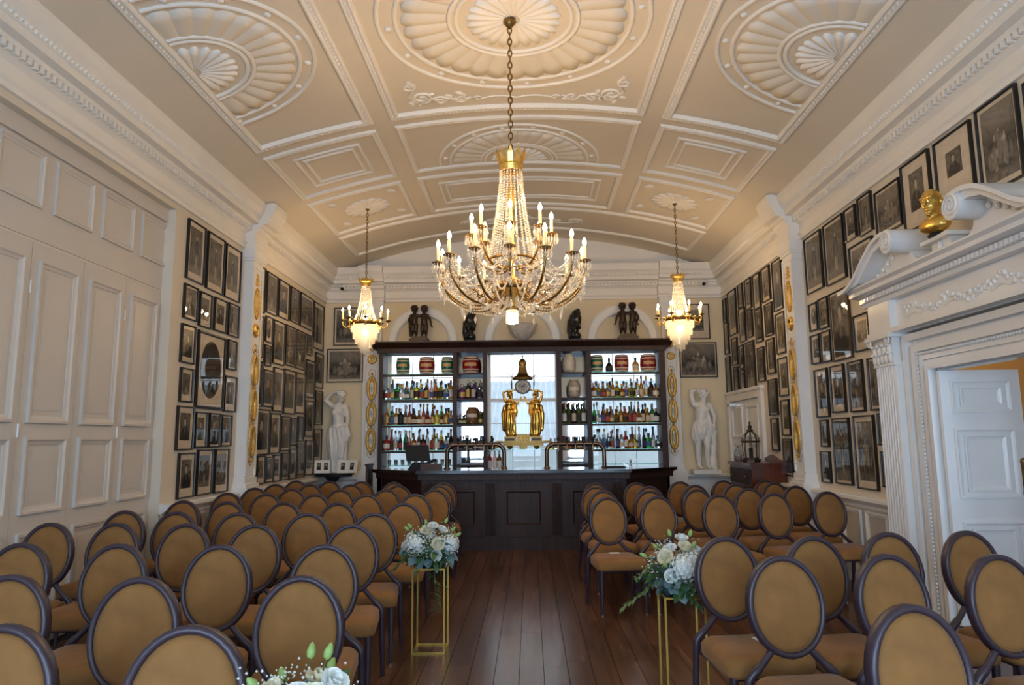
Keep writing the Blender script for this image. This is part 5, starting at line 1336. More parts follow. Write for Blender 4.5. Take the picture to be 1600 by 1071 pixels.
# ------------------------------------------------------------------ sculpture: limbs and masses fused into one skin
def cap(mb, p0, r0, p1, r1, n=12):
    p0 = Vector(p0); p1 = Vector(p1); d = p1 - p0; L = d.length
    if L < 1e-6: return mb.ell(p0, (r0,) * 3, n, 8)
    pts = []; rs = []
    for k in range(5):
        a = PI / 2 * k / 4; pts.append(p0 - d / L * r0 * math.cos(a)); rs.append(max(r0 * math.sin(a), .0008))
    for k in range(5):
        a = PI / 2 * (4 - k) / 4; pts.append(p1 + d / L * r1 * math.cos(a)); rs.append(max(r1 * math.sin(a), .0008))
    return mb.tube(pts, rs, n)
def limb(mb, joints):
    for (p0, r0), (p1, r1) in zip(joints[:-1], joints[1:]): cap(mb, p0, r0, p1, r1)
def fuse(name, mb, m, parent, voxel, smooth=4, disp=None):
    me = mb.mesh(name + '_raw'); o = bpy.data.objects.new(name + '_raw', me); tmp = bpy.data.scenes.new('tmp'); tmp.collection.objects.link(o)
    r = o.modifiers.new('r', 'REMESH'); r.mode = 'VOXEL'; r.voxel_size = voxel
    s = o.modifiers.new('s', 'SMOOTH'); s.factor = .5; s.iterations = smooth
    with bpy.context.temp_override(scene=tmp, view_layer=tmp.view_layers[0]):
        dg = bpy.context.evaluated_depsgraph_get(); dg.update()
        out = bpy.data.meshes.new_from_object(o.evaluated_get(dg))
    bpy.data.objects.remove(o, do_unlink=True); bpy.data.scenes.remove(tmp)
    if disp:
        cs = [v.co.copy() for v in out.vertices]; ns = [v.normal.copy() for v in out.vertices]
        flat_ = []
        for c_, n_ in zip(cs, ns): flat_ += list(c_ + disp(c_, n_))
        out.vertices.foreach_set('co', flat_); out.update()
    for p in out.polygons: p.use_smooth = True
    out.materials.clear(); out.materials.append(m); out.name = name
    return obj(name, out, parent)
def hand(mb, w, d, up, s=1.0):
    """palm and five fingers; w wrist, d direction of the fingers, up = side the thumb points to"""
    w = Vector(w); d = Vector(d).normalized(); up = Vector(up); up = (up - d * up.dot(d)).normalized(); n = d.cross(up)
    cap(mb, w, .020 * s, w + d * .05 * s, .026 * s)
    for k, L in enumerate((.055, .065, .062, .048)):
        b = w + d * .065 * s + up * (.024 - .016 * k) * s
        cap(mb, b, .0085 * s, b + d * L * .55 * s + n * .008 * s, .008 * s); cap(mb, b + d * L * .55 * s + n * .008 * s, .008 * s, b + d * L * s + n * .022 * s, .006 * s)
    cap(mb, w + d * .02 * s + up * .02 * s, .010 * s, w + d * .055 * s + up * .052 * s, .0075 * s)
def head(mb, c, s=1.0, face=(0, -1, 0), hair=True, up=(0, 0, 1)):
    c = Vector(c); f = Vector(face).normalized(); up = Vector(up).normalized(); r = f.cross(up).normalized(); up = r.cross(f)
    R = Matrix((r, f, up)).transposed()
    P = lambda x, y, z: c + r * x * s + f * y * s + up * z * s
    mb.ell(P(0, 0, .01), (.070 * s, .085 * s, .095 * s), 16, 12, rot=R); mb.ell(P(0, .02, -.055), (.050 * s, .058 * s, .058 * s), 14, 10, rot=R)
    cap(mb, P(0, .082, .015), .010 * s, P(0, .103, -.022), .016 * s)                       # nose
    mb.ell(P(0, .074, -.062), (.026 * s, .014 * s, .009 * s), 10, 6, rot=R); mb.ell(P(0, .070, -.098), (.022 * s, .018 * s, .016 * s), 10, 6, rot=R)
    for q in (-1, 1):
        mb.ell(P(q * .030, .078, .030), (.026 * s, .014 * s, .010 * s), 10, 6, rot=R); mb.ell(P(q * .030, .074, .006), (.014 * s, .010 * s, .008 * s), 8, 6, rot=R)
        mb.ell(P(q * .073, -.005, -.01), (.012 * s, .020 * s, .030 * s), 8, 6, rot=R)
    if hair:
        for k in range(26):
            a = 2 * PI * k / 13 + (k // 13) * .2; e = .35 + .55 * (k // 13)
            x, y, z_ = math.cos(a) * math.cos(e), math.sin(a) * math.cos(e) - .15, math.sin(e)
            if y > .62 and e < .6: continue
            mb.ell(P(x * .080, y * .094, .012 + z_ * .098), (.026 * s,) * 3, 8, 6)
        mb.ell(P(0, -.085, -.02), (.055 * s, .04 * s, .05 * s), 10, 8, rot=R)
def folds(cx, cy, k, amp, z0, z1, tilt=0.0):
    def f(co, n):
        if not (z0 < co.z < z1): return Vector((0, 0, 0))
        w = min(1.0, (co.z - z0) / .06, (z1 - co.z) / .06)
        a = math.atan2(co.y - cy, co.x - cx)
        return Vector((n.x, n.y, n.z * .3)) * (amp * w * math.sin(k * a + tilt * co.z * 10 + 1.3 * math.sin(co.z * 9)))
    return f
# female figure on the left: one arm raised to the brow, drapery to the feet
st = thing('marble_statue', 'white marble draped woman with one arm raised to her brow', 'statue', (-3.38, 12.30, DZ), 0, 'pair of white marble statues')
MB().box(-.24, .24, -.16, .16, 0, .06).lathe([(.20, .06), (.20, .09)], 20, sy=.75).build('plinth', M_MARBLE, st)
b = MB()
limb(b, [((.0, 0, .82), .125), ((.01, -.01, .96), .098), ((.0, -.01, 1.08), .112), ((.0, 0, 1.19), .10)])      # trunk
limb(b, [((-.095, 0, 1.225), .052), ((.105, 0, 1.21), .052)])
for q in (-1, 1): b.ell((q * .052 - .002, -.085, 1.105), (.046, .042, .045), 12, 8)
limb(b, [((.0, 0, 1.24), .042), ((.035, -.01, 1.33), .038)]); head(b, (.05, -.02, 1.40), .92, (.45, -.85, -.12))
limb(b, [((-.12, 0, 1.235), .047), ((-.225, -.02, 1.33), .040), ((-.225, -.02, 1.335), .038), ((-.10, -.06, 1.465), .028), ((-.04, -.08, 1.475), .022)]); hand(b, (-.045, -.08, 1.477), (1, .1, -.12), (0, -1, .2), .85)
limb(b, [((.125, 0, 1.215), .047), ((.165, .01, 1.06), .042), ((.175, .0, .97), .037), ((.165, -.06, .86), .030), ((.155, -.075, .81), .022)]); hand(b, (.155, -.075, .81), (-.1, -.15, -1), (-1, -.3, 0), .85)
limb(b, [((-.06, 0, .80), .115), ((-.075, -.03, .60), .100), ((-.055, -.045, .45), .082), ((-.05, -.01, .28), .070), ((-.055, 0, .10), .078)])
limb(b, [((.065, 0, .79), .112), ((.065, -.02, .58), .100), ((.06, -.03, .42), .080), ((.07, .0, .25), .070), ((.075, .02, .10), .080)])
limb(b, [((-.12, .02, .70), .045), ((-.125, .02, .45), .045), ((-.105, .02, .12), .05)]); limb(b, [((.11, .04, .75), .045), ((.125, .05, .45), .045), ((.13, .04, .12), .055)])
limb(b, [((.17, -.06, .84), .035), ((.20, -.05, .70), .045), ((.185, -.03, .62), .03)])
for z_, r_ in ((.865, .128), (.885, .122)): b.tube([(r_ * math.cos(2 * PI * i / 20), r_ * .85 * math.sin(2 * PI * i / 20), z_ + .03 * math.cos(2 * PI * i / 20)) for i in range(20)], .018, 6, closed=True)
b.ell((-.07, -.14, .105), (.035, .06, .025), 10, 6); b.ell((.06, -.13, .105), (.035, .06, .025), 10, 6)
fuse('figure', b, M_MARBLE, st, .0095, 4, folds(0, 0, 11, .011, .10, .88, .35))
# male figure on the right: arm behind the head, leaning on a tree stump
st = thing('marble_statue', 'white marble young man leaning on a tree stump, arm behind head', 'statue', (3.0, 12.30, DZ), 0, 'pair of white marble statues')
MB().box(-.22, .25, -.16, .16, 0, .075).build('plinth', M_MARBLE, st)
b = MB()
limb(b, [((-.03, 0, .80), .115), ((-.02, -.01, .92), .105), ((.0, -.01, 1.05), .125), ((.01, 0, 1.14), .112)])
limb(b, [((-.11, 0, 1.19), .055), ((.12, 0, 1.175), .055)])
for q in (-1, 1): b.ell((q * .058, -.095, 1.10), (.055, .03, .042), 12, 8)
limb(b, [((.02, 0, 1.2), .046), ((.03, -.01, 1.28), .042)]); head(b, (.04, -.015, 1.35), .95, (.35, -.9, -.15))
limb(b, [((-.13, .0, 1.19), .05), ((-.165, .0, 1.34), .043), ((-.165, .0, 1.42), .040), ((-.07, .03, 1.455), .034), ((.0, .05, 1.45), .026)]); hand(b, (.0, .05, 1.45), (1, .1, -.25), (0, 0, 1), .9)
limb(b, [((.14, 0, 1.175), .05), ((.205, .02, 1.04), .043), ((.225, .01, .97), .039), ((.195, -.05, .875), .031), ((.185, -.06, .85), .024)]); hand(b, (.185, -.06, .85), (-.1, -.3, -1), (-1, 0, 0), .9)
limb(b, [((-.085, 0, .76), .092), ((-.09, -.02, .60), .076), ((-.095, -.03, .46), .050), ((-.095, .0, .34), .048), ((-.075, .02, .14), .036)]); b.ell((-.07, -.045, .105), (.036, .085, .03), 12, 8)
limb(b, [((.045, 0, .76), .088), ((.055, -.05, .58), .070), ((.06, -.065, .46), .050), ((.06, -.01, .33), .048), ((.08, .02, .14), .034)]); b.ell((.095, -.045, .105), (.036, .085, .03), 12, 8)
# cloth slung over the hip, falling to mid-thigh
limb(b, [((-.115, 0, .86), .05), ((-.135, .0, .74), .055), ((-.15, .01, .62), .05), ((-.14, .01, .55), .035)]); limb(b, [((-.07, -.06, .84), .05), ((-.07, -.08, .70), .05), ((-.10, -.07, .57), .035)])
limb(b, [((.0, -.09, .80), .04), ((-.005, -.10, .70), .04), ((-.02, -.09, .60), .03)])
limb(b, [((.07, -.05, .90), .04), ((.085, -.05, .78), .045), ((.08, -.06, .66), .035)]); limb(b, [((.08, -.085, 1.08), .022), ((.11, -.09, .94), .03), ((.13, -.08, .80), .032), ((.135, -.06, .66), .022)])
for k in range(5): b.tube(catmull([(-.135, -.03, .86 - k * .035), (-.05, -.118, .84 - k * .034), (.05, -.112, .90 - k * .034), (.11, -.07, .98 - k * .034)], 5), .014, 6)
fuse('figure', b, M_MARBLE, st, .0095, 4, folds(-.03, 0, 13, .005, .54, .84, .5))
b = MB(); limb(b, [((.17, .02, .09), .075), ((.165, .02, .30), .062), ((.19, .02, .50), .052), ((.185, .0, .72), .045), ((.185, -.03, .84), .034)]); limb(b, [((.20, .0, .62), .03), ((.235, -.02, .72), .018)]); limb(b, [((.13, .0, .45), .025), ((.10, -.03, .52), .016)])
for k in range(6): b.ell((.17 + .05 * math.cos(k * 2.1), .02 + .05 * math.sin(k * 2.1), .12 + .1 * k), (.025, .025, .035), 8, 6)
fuse('tree_stump', b, M_MARBLE, st, .010, 3)

# pairs of bronze boys on the cabinet
CT = 3.25
def boy(b, x, lean, out, wave, stick):
    """out: which side the free arm is on (-1 left, 1 right)"""
    z0 = .125
    limb(b, [((x, 0, z0 + .24), .062), ((x + lean * .4, -.006, z0 + .30), .060), ((x + lean, 0, z0 + .38), .058)]); b.ell((x + lean * .3, -.02, z0 + .275), (.05, .045, .05), 10, 8)
    limb(b, [((x + lean - .05, 0, z0 + .395), .024), ((x + lean + .05, 0, z0 + .395), .024)])
    limb(b, [((x + lean, 0, z0 + .41), .022), ((x + lean, 0, z0 + .44), .02)]); head(b, (x + lean, -.004, z0 + .492), .74, (-out * .15, -1, -.05))
    for q in (-1, 1):
        limb(b, [((x + q * .026, 0, z0 + .22), .046), ((x + q * .034, -.014, z0 + .12), .034), ((x + q * .034, 0, z0 + .07), .029), ((x + q * .036, .008, z0 + .015), .017)]); b.ell((x + q * .034, -.02, z0 + .012), (.015, .034, .012), 8, 6)
    sx = x + lean + out * .06
    e = (sx + out * .045, .005, z0 + .31); h = (sx + out * (.07 if wave else .01), -.035, z0 + .215)
    limb(b, [((sx, 0, z0 + .39), .026), (e, .021), (h, .015)]); hand(b, h, (out * .4, -.2, -1), (-out, 0, .2), .5)
    sx2 = x + lean - out * .06; e2 = (sx2 - out * .05, -.02, z0 + .37); h2 = (sx2 - out * .085, -.03, z0 + .40)
    limb(b, [((sx2, 0, z0 + .39), .026), (e2, .021), (h2, .015)]); hand(b, h2, (-out, -.2, .1), (0, 0, 1), .5)
    if stick: limb(b, [((sx + out * .03, -.01, z0 + .33), .018), ((sx + out * .02, .0, z0 + .14), .022), ((sx + out * .02, 0, z0 + .02), .016)])
def boys(x, label, a, bb):
    t = thing('bronze_group', label, 'statue', (x, 12.25, CT), 0, 'pairs of bronze boys on the cabinet')
    MB().box(-.165, .165, -.09, .09, 0, .075).box(-.175, .175, -.10, .10, .07, .082).box(-.14, .14, -.075, .075, .082, .13).build('base', M_BRONZE, t)
    b = MB(); boy(b, -.088, .0, -1, a[0], a[1]); boy(b, .088, 0, 1, bb[0], bb[1])
    fuse('figures', b, M_BRONZE, t, .0062, 3)
boys(-1.95, 'dark bronze pair of boys in the left arch above the cabinet', (0, 1), (1, 0))
boys(1.76, 'dark bronze pair of boys in the right arch above the cabinet', (1, 0), (0, 0))
# black turbaned busts between the arches
def bust(x, sgn, label):
    t = thing('black_bust', label, 'bust', (x, 12.22, CT), 0, 'pair of black busts on the cabinet')
    MB().box(-.10, .10, -.09, .09, 0, .05).build('base', M_BLACKST, t)
    b = MB(); b.ell((0, 0, .11), (.10, .09, .08), 14, 10); cap(b, (0, 0, .12), .07, (0, 0, .20), .06)
    head(b, (0, -.02, .26), 1.15, (-sgn * .25, -1, -.15), hair=False)
    limb(b, [((0, .03, .32), .105), ((0, .02, .42), .115), ((sgn * .02, .02, .50), .085), ((sgn * .05, .02, .56), .045)])
    limb(b, [((-sgn * .10, .03, .38), .04), ((-sgn * .105, .03, .20), .05), ((-sgn * .09, .02, .08), .04)])
    fuse('head', b, M_BLACKST, t, .009, 8)
bust(-1.03, 1, 'black polished bust with tall headdress between left and centre arches'); bust(.83, 1, 'black polished bust with tall headdress between centre and right arches')
# grey shell-shaped vase in the centre arch
t = thing('stone_urn', 'pale stone shell-shaped urn in the centre arch above the clock', 'urn', (-.115, 12.25, CT))
MB().lathe([(.10, 0), (.10, .02), (.05, .04), (.04, .06)], 16, sy=.7).build('foot', M_MARBLE2, t)
m = MB(); n = 40; prof = [(.04, .05), (.13, .09), (.20, .17), (.235, .27), (.25, .34), (.235, .345), (.0, .20)]; vs = []
for r_, z_ in prof:
    for i in range(n):
        a = 2 * PI * i / n; q = 1 + .07 * math.cos(a * 10) * min(1, r_ / .1); vs.append((r_ * q * math.cos(a), r_ * q * .6 * math.sin(a), z_))
m.add(vs, [(j * n + i, j * n + (i + 1) % n, (j + 1) * n + (i + 1) % n, (j + 1) * n + i) for j in range(len(prof) - 1) for i in range(n)], True); m.build('bowl', M_MARBLE2, t)

# gilt figure clock
M_CLK = mat('clock_gilt', (.80, .47, .10), .24, .95, var=.25, scale=18)
M_CLKB = mat('clock_base_gold', (.52, .36, .12), .5, .6, var=.15, scale=12)
ck = thing('figure_clock', 'gilt clock held up by two robed gold women on a stepped base', 'clock', (-.115, 12.20, 1.38)); ck.scale = (1.16, 1.05, 1.04)
bs = MB().box(-.30, .30, -.13, .13, .06, .12).box(-.28, -.11, -.12, .12, .12, .21).box(.11, .28, -.12, .12, .12, .21).box(-.31, .31, -.135, .135, .115, .135).box(-.27, .27, -.10, .10, .20, .215)
bs.build('base', M_CLKB, ck)
MB().extr([(-.10, .25), (.10, .25), (.10, .10), (.06, .06), (.055, .02), (.0, .0), (-.055, .02), (-.06, .06), (-.10, .10)], lambda a, z_, d: (a, d, z_), -.155, .10).build('centre_panel', M_CLKB, ck)
MB().box(-.075, .075, -.16, -.155, .12, .23).build('plaque', M_BRASS, ck)
for q in (-.045, 0, .045):
    for zq in (.15, .20): MB().ell((q, -.162, zq), (.016, .006, .014), 8, 5).build('plaque_relief', M_CLK, ck)
for q in (-1, 1):
    MB().lathe([(.0, 0), (.035, .02), (.05, .06)], 12, (q * .2, -.06, .0)).build('foot', M_CLK, ck)
    MB().tube(catmull([(q * .30, -.03, .12), (q * .38, -.03, .125), (q * .44, -.03, .10), (q * .45, -.03, .05), (q * .41, -.03, .035), (q * .39, -.03, .065)], 5), .020, 8).build('scroll_bracket', M_CLKB, ck)
    MB().box(*sorted((q * .13, q * .26)), -.125, -.12, .145, .185).build('inset', M_BRONZE, ck)
    b = MB(); X = q * .20; z0 = .215
    limb(b, [((X, 0, z0 + .40), .062), ((X + q * .008, -.005, z0 + .47), .052), ((X + q * .004, 0, z0 + .55), .058)])
    limb(b, [((X - .055, 0, z0 + .585), .026), ((X + .055, 0, z0 + .585), .026)])
    for e in (-1, 1): b.ell((X + e * .026, -.046, z0 + .54), (.024, .022, .024), 10, 6)
    limb(b, [((X, 0, z0 + .60), .022), ((X - q * .008, 0, z0 + .64), .02)]); head(b, (X - q * .012, -.008, z0 + .685), .52, (-q * .75, -.65, .05))
    limb(b, [((X + q * .062, 0, z0 + .59), .024), ((X + q * .088, .0, z0 + .68), .020), ((X + q * .09, .0, z0 + .735), .018), ((X + q * .02, -.02, z0 + .765), .014), ((X - q * .05, -.02, z0 + .762), .011)]); hand(b, (X - q * .05, -.02, z0 + .762), (-q, 0, .1), (0, 0, 1), .45)
    limb(b, [((X - q * .06, 0, z0 + .585), .024), ((X - q * .115, -.03, z0 + .535), .019), ((X - q * .125, -.03, z0 + .54), .017), ((X - q * .165, -.03, z0 + .62), .012)]); hand(b, (X - q * .165, -.03, z0 + .62), (-q * .3, 0, 1), (q, 0, 0), .45)
    limb(b, [((X, 0, z0 + .40), .082), ((X + q * .004, -.01, z0 + .25), .080), ((X - q * .012, 0, z0 + .10), .080), ((X - q * .022, 0, z0 + .03), .086)])
    limb(b, [((X - q * .03, -.04, z0 + .36), .05), ((X - q * .045, -.05, z0 + .22), .045), ((X - q * .06, -.03, z0 + .03), .045)])
    limb(b, [((X - q * .08, 0, z0 + .52), .03), ((X - q * .085, .0, z0 + .42), .04), ((X - q * .07, -.02, z0 + .33), .028)])
    limb(b, [((X + q * .07, .01, z0 + .50), .03), ((X + q * .085, .02, z0 + .38), .04), ((X + q * .06, .02, z0 + .12), .05)])
    fuse('gilt_woman', b, M_CLK, ck, .0068, 3, folds(X, 0, 10, .006, z0 + .02, z0 + .45, .6))
dl_ = MB(); n = 32
dl_.extr([(.122 * math.cos(2 * PI * i / n), 1.04 + .122 * math.sin(2 * PI * i / n)) for i in range(n)], lambda a, z_, d: (a, d, z_), -.06, .03); drum = dl_.build('clock_drum', M_BRONZE, ck)
M_DIAL = mat('clock_dial', (.22, .20, .17), .4, .3, var=.3, scale=30)
MB().extr([(.105 * math.cos(2 * PI * i / n), 1.04 + .105 * math.sin(2 * PI * i / n)) for i in range(n)], lambda a, z_, d: (a, d, z_), -.064, -.06).build('dial', M_DIAL, drum)
for i in range(12):
    a = 2 * PI * i / 12; MB().ell((.082 * math.cos(a), -.066, 1.04 + .082 * math.sin(a)), (.014, .004, .017), 8, 5).build('hour_plaque', M_HOOP, drum)
MB().obox((.015, -.07, 1.06), (.022, 0, .026), (.004, 0, -.003), (0, .002, 0)).build('hour_hand', M_BLACK, drum); MB().obox((-.02, -.072, 1.05), (.038, 0, -.018), (.002, 0, .004), (0, .002, 0)).build('minute_hand', M_BLACK, drum)
MB().lathe([(.14, 1.155), (.155, 1.165), (.155, 1.19), (.13, 1.215), (.088, 1.24), (.070, 1.29), (.058, 1.35), (.052, 1.40), (.060, 1.415), (.057, 1.46), (.038, 1.50), (.008, 1.52), (.006, 1.55), (.02, 1.556), (.02, 1.566), (.004, 1.572), (.003, 1.60), (0, 1.61)], 20, sy=.7).build('dome_canopy', M_BRASS, ck)
for q in (-1, 1):
    MB().tube([(q * .165, -.01, 1.0), (q * .175, -.01, 1.24)], .007, 6).ell((q * .17, -.01, 1.09), (.012, .012, .05), 8, 6).build('quiver', M_BRONZE, ck)
    MB().tube([(q * .13, -.01, 1.18), (q * .24, -.01, 1.275)], .005, 6).build('arrow', M_BRONZE, ck)

# gilt bust on the doorcase
t = thing('gilt_bust', 'gold painted bust in the broken pediment of the white doorcase', 'bust', (3.255, PC, 3.12), -PI / 2 + .5)
MB().lathe([(.055, 0), (.06, .015), (.035, .03), (.03, .05)], 14).build('socle', M_BLACK, t)
b = MB(); b.ell((0, 0, .10), (.13, .07, .075), 14, 10); cap(b, (0, 0, .12), .06, (0, 0, .20), .05); head(b, (0, -.01, .285), 1.05, (0, -1, -.1), hair=False)
fuse('head', b, M_GOLD, t, .008, 3)
# ------------------------------------------------------------------ flower stands and arrangements
M_PETAL = mat('white_petal', (.76, .78, .73), .6, var=.08, scale=30); M_CREAMF = mat('cream_rose', (.74, .68, .48), .6, var=.08, scale=30)
M_LEAF = mat('green_leaf', (.045, .11, .035), .45, var=.3, scale=20); M_EUC = mat('eucalyptus_leaf', (.16, .25, .25), .5, var=.2, scale=20)
M_BUD = mat('green_bud', (.28, .42, .12), .5)
fr = random.Random(21)
def hyd_mesh(R, seed):
    r = random.Random(seed); m = MB(); m.ell((0, 0, 0), (R * .8,) * 3, 10, 7)
    for i in range(90):
        zc = 1 - 2 * (i + .5) / 90; a = i * 2.39996; s = math.sqrt(1 - zc * zc); n = Vector((s * math.cos(a), s * math.sin(a), zc)); t = n.orthogonal().normalized(); b = n.cross(t); c = n * R * r.uniform(.93, 1.04); k = R * .17; ph = r.uniform(0, 1.5)
        for q in range(4):
            d = t * math.cos(ph + q * PI / 2) + b * math.sin(ph + q * PI / 2); e = t * math.cos(ph + q * PI / 2 + PI / 2) + b * math.sin(ph + q * PI / 2 + PI / 2)
            m.add([c, c + d * k * .6 + e * k * .5 + n * k * .25, c + d * k * 1.1 + n * k * .1, c + d * k * .6 - e * k * .5 + n * k * .25], [(0, 1, 2, 3)])
    return m.mesh('hydrangea', M_PETAL)
def rose_mesh(R, m_):
    m = MB()
    for ring, (n, rr, hh, op) in enumerate(((3, .35, .75, .1), (5, .6, .7, .25), (6, .9, .5, .55))):
        for i in range(n):
            a = 2 * PI * i / n + ring * .5; vs = []
            for j in range(4):
                for k in range(5):
                    u = (k / 4 - .5) * 2 * PI / n * 1.35; v = j / 3; q = R * rr * (.35 + .65 * math.sin(v * PI / 2)) * (1 + op * v * v * .5); zz = R * (-.5 + (hh + .5) * v - .3 * op * v * v - .25 * (u * n / PI / 1.35) ** 2 * v)
                    vs.append((q * math.cos(a + u), q * math.sin(a + u), zz))
            m.add(vs, [(j * 5 + k, j * 5 + k + 1, (j + 1) * 5 + k + 1, (j + 1) * 5 + k) for j in range(3) for k in range(4)], True)
    m.ell((0, 0, -.3 * R), (.5 * R, .5 * R, .4 * R), 8, 6); return m.mesh('rose', m_)
def leaf_mesh(name, L, W, m_):
    vs = []; n = 6
    for i in range(n + 1):
        t = i / n; w = W * math.sin(PI * min(1, t * .96 + .04)) ** .8; vs += [(-w, t * L, .12 * L * math.sin(PI * t) + w * .25), (0, t * L, .12 * L * math.sin(PI * t)), (w, t * L, .12 * L * math.sin(PI * t) + w * .25)]
    return MB().add(vs, [(i * 3 + k, i * 3 + k + 1, (i + 1) * 3 + k + 1, (i + 1) * 3 + k) for i in range(n) for k in range(2)], True).mesh(name, m_)
HYD = [hyd_mesh(.085, 1), hyd_mesh(.07, 2)]; ROSE = [rose_mesh(.045, M_CREAMF), rose_mesh(.038, M_PETAL)]
LEAF = leaf_mesh('leaf', .075, .014, M_LEAF); EUC = leaf_mesh('eucalyptus_leaf', .06, .024, M_EUC)
BUD = MB().lathe([(.0, 0), (.010, .006), (.012, .02), (.006, .036), (0, .042)], 8).mesh('bud', M_BUD)
def aim(o, d, roll=0.0):
    q = Vector(d).normalized().to_track_quat('Y', 'Z'); o.rotation_mode = 'QUATERNION'; o.rotation_quaternion = q @ Matrix.Rotation(roll, 3, 'Y').to_quaternion()
def aimz(o, d): o.rotation_mode = 'QUATERNION'; o.rotation_quaternion = Vector(d).normalized().to_track_quat('Z', 'Y')
def arrangement(loc, label, big, roses, trail, seed, s=1.0, bud_h=.25):
    r = random.Random(seed)
    t = thing('flower_arrangement', label, 'flowers', loc, 0, 'white flower arrangements on gold stands'); t.scale = (s, s, s)
    MB().lathe([(0, 0), (.06, 0), (.07, .035), (.065, .045), (0, .04)], 16).build('dish', M_BLACK, t)
    core = MB(); core.ell((0, 0, .125), (.13, .11, .08), 12, 8); core.build('foliage_core', M_LEAF, t)
    for (x, y, z_), k in big:
        o = obj('hydrangea', HYD[k], t, (x, y, z_)); o.rotation_euler = (r.random() * 3, r.random() * 3, 0)
    for (x, y, z_), k in roses:
        o = obj('rose', ROSE[k], t, (x, y, z_)); aimz(o, (x * 1.5, y * 1.5 - .05, z_ - .05))
    for i in range(110):
        a = 2 * PI * r.random() if i % 3 else r.uniform(-PI, 0); e = r.uniform(-.9, .25) if i < 80 else r.uniform(.1, 1.0); d = Vector((math.cos(a) * math.cos(e), math.sin(a) * math.cos(e), math.sin(e)))
        p = Vector((0, 0, .115)) + Vector((d.x * .16, d.y * .14, d.z * .11)) * r.uniform(.7, 1.1)
        o = obj('eucalyptus_leaf' if i % 2 else 'leaf', EUC if i % 2 else LEAF, t, p); aim(o, d + Vector((r.uniform(-.5, .5), r.uniform(-.5, .5), r.uniform(-.6, .3))), r.uniform(-1, 1)); o.scale = (r.uniform(1.0, 1.6),) * 3
    for i in range(8):
        a = 2 * PI * r.random(); e = r.uniform(.2, 1.2); d = Vector((math.cos(a) * math.cos(e), math.sin(a) * math.cos(e), math.sin(e))); p = Vector((0, 0, .10)) + Vector((d.x * .22, d.y * .2, d.z * bud_h))
        o = obj('bud', BUD, t, p); aimz(o, d); o.scale = (1.2,) * 3
        MB().tube([Vector((0, 0, .1)) + (p - Vector((0, 0, .1))) * .4, p], .002, 4).build('stem', M_LEAF, t)
    gyp = MB()
    for i in range(11):
        a = 2 * PI * r.random(); e = r.uniform(-.1, 1.1); d = Vector((math.cos(a) * math.cos(e), math.sin(a) * math.cos(e), math.sin(e))); c = Vector((0, 0, .11)) + Vector((d.x * .20, d.y * .18, d.z * .19))
        for k in range(24): gyp.octa(c + Vector((r.gauss(0, .03), r.gauss(0, .03), r.gauss(0, .03))), r.uniform(.003, .0055))
    tag(gyp.build('gypsophila', M_PETAL, t), kind='stuff')
    for path in trail:
        pts = catmull([Vector(p) for p in path], 5); MB().tube(pts, .0025, 4).build('trailing_stem', M_LEAF, t)
        for i, p in enumerate(pts[2:]):
            for q in (-1, 1):
                o = obj('leaf', LEAF, t, p); tn = (pts[min(i + 3, len(pts) - 1)] - pts[i + 1]); sd = tn.cross(Vector((0, 0, 1))); aim(o, tn.normalized() * .6 + (sd.normalized() if sd.length > 1e-4 else Vector((1, 0, 0))) * q + Vector((0, r.uniform(-.4, .4), r.uniform(-.3, .3)))); o.scale = (.75,) * 3
    return t
def stand(cx, cy, w, h, label, rotz=0.0):
    t = thing('flower_stand', label, 'stand', (cx, cy, 0), rotz, 'gold wire flower stands'); a = w / 2; k = .006
    for sx in (-1, 1):
        for sy in (-1, 1): MB().box(sx * a - k, sx * a + k, sy * a - k, sy * a + k, 0, h).build('post', M_STAND, t)
        for zz in (0, h - 2 * k):
            MB().box(sx * a - k, sx * a + k, -a + k, a - k, zz, zz + 2 * k).build('rail', M_STAND, t); MB().box(-a + k, a - k, sx * a - k, sx * a + k, zz, zz + 2 * k).build('rail', M_STAND, t)
    MB().box(-a + k, a - k, -a + k, a - k, h - .008, h).build('top_plate', M_MIRROR, t)
H = .604
stand(-.765, 5.47, .235, H, 'gold wire flower stand left of the aisle beside the fifth row')
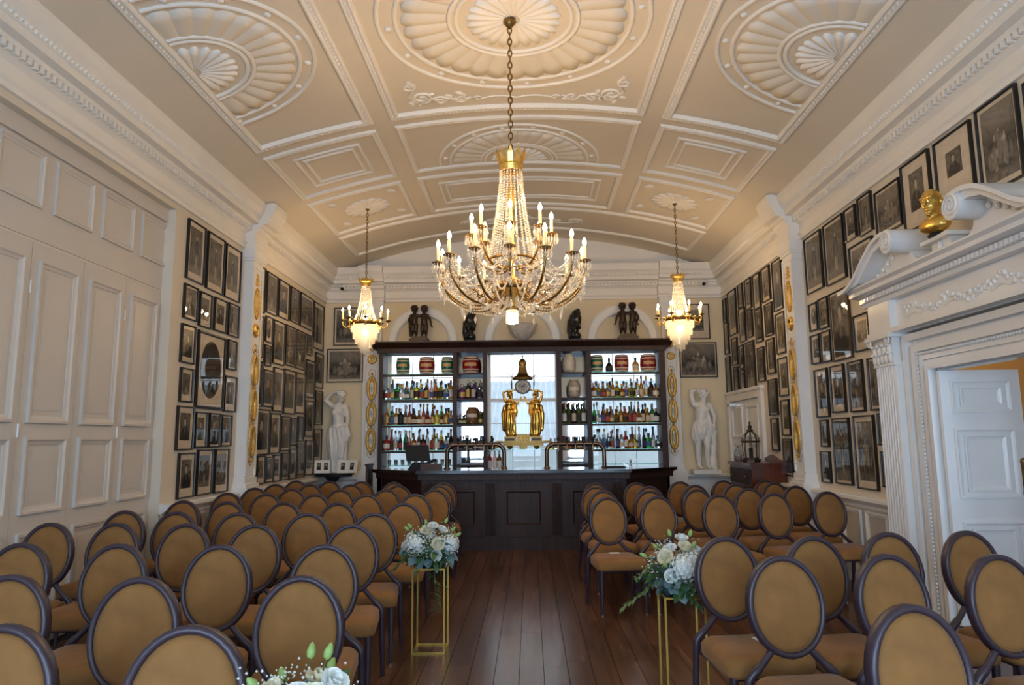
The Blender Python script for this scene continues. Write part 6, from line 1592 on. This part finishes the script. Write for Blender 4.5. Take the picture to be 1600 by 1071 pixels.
arrangement((-.765, 5.47, H), 'white hydrangea and rose arrangement left of the aisle, further back', [((-.10, -.10, .17), 0), ((.15, -.06, .17), 1), ((-.05, .08, .20), 1)],
            [((.07, -.14, .18), 0), ((-.02, -.08, .27), 0), ((-.16, 0, .22), 1), ((.02, -.05, .30), 1), ((.09, -.02, .27), 1), ((.06, -.15, .10), 1), ((-.19, -.05, .16), 1)],
            [[(.03, -.10, .08), (.05, -.17, -.02), (.055, -.17, -.12), (.06, -.16, -.22), (.06, -.15, -.30)], [(-.12, -.08, .08), (-.2, -.12, .05), (-.25, -.12, .0)]], 31)
stand(.915, 4.49, .235, H, 'gold wire flower stand right of the aisle before the near chairs')
arrangement((.915, 4.49, H), 'white hydrangea and rose arrangement right of the aisle with trailing foliage', [((.0, -.13, .17), 0), ((.06, -.09, .20), 1), ((.12, .06, .16), 1)],
            [((-.10, -.10, .23), 0), ((.03, -.06, .28), 0), ((.09, -.08, .26), 1), ((-.06, -.04, .27), 1), ((.02, .0, .33), 1), ((-.08, -.15, .13), 1)],
            [[(-.10, -.08, .10), (-.20, -.10, .07), (-.28, -.11, .0), (-.36, -.10, -.06)], [(-.10, -.08, .12), (-.22, -.06, .12), (-.27, -.06, .10)], [(.03, -.12, .08), (.04, -.17, .02), (.05, -.17, -.04)]], 32)
stand(-.66, 2.10, .235, H, 'gold wire flower stand nearest the camera left of the aisle')
arrangement((-.66, 2.10, H), 'white flower arrangement nearest the camera, only its top in view', [((-.05, -.04, .16), 0), ((.05, .02, .17), 1), ((-.10, .04, .15), 1)],
            [((.0, -.06, .24), 1), ((.10, -.03, .27), 1), ((-.08, -.05, .24), 0), ((.04, .05, .25), 0), ((.05, -.06, .23), 0), ((-.13, 0, .22), 1)], [], 33, 1.0, .22)
# order-of-service cards left on a few seats
for x, y, lab in ((1.23, 3.93, 'small white card on the seat behind the near right oval chair'), (.78, 6.78, 'small white card on the front right aisle seat'), (-1.20, 4.60, 'small white card on an aisle seat in the left block')):
    tag(MB().box(-.05, .05, -.035, .035, 0, .002).build('seat_card', M_PAPER, None, (x, y, .486), .2), lab, 'card', 'cards on the seats')
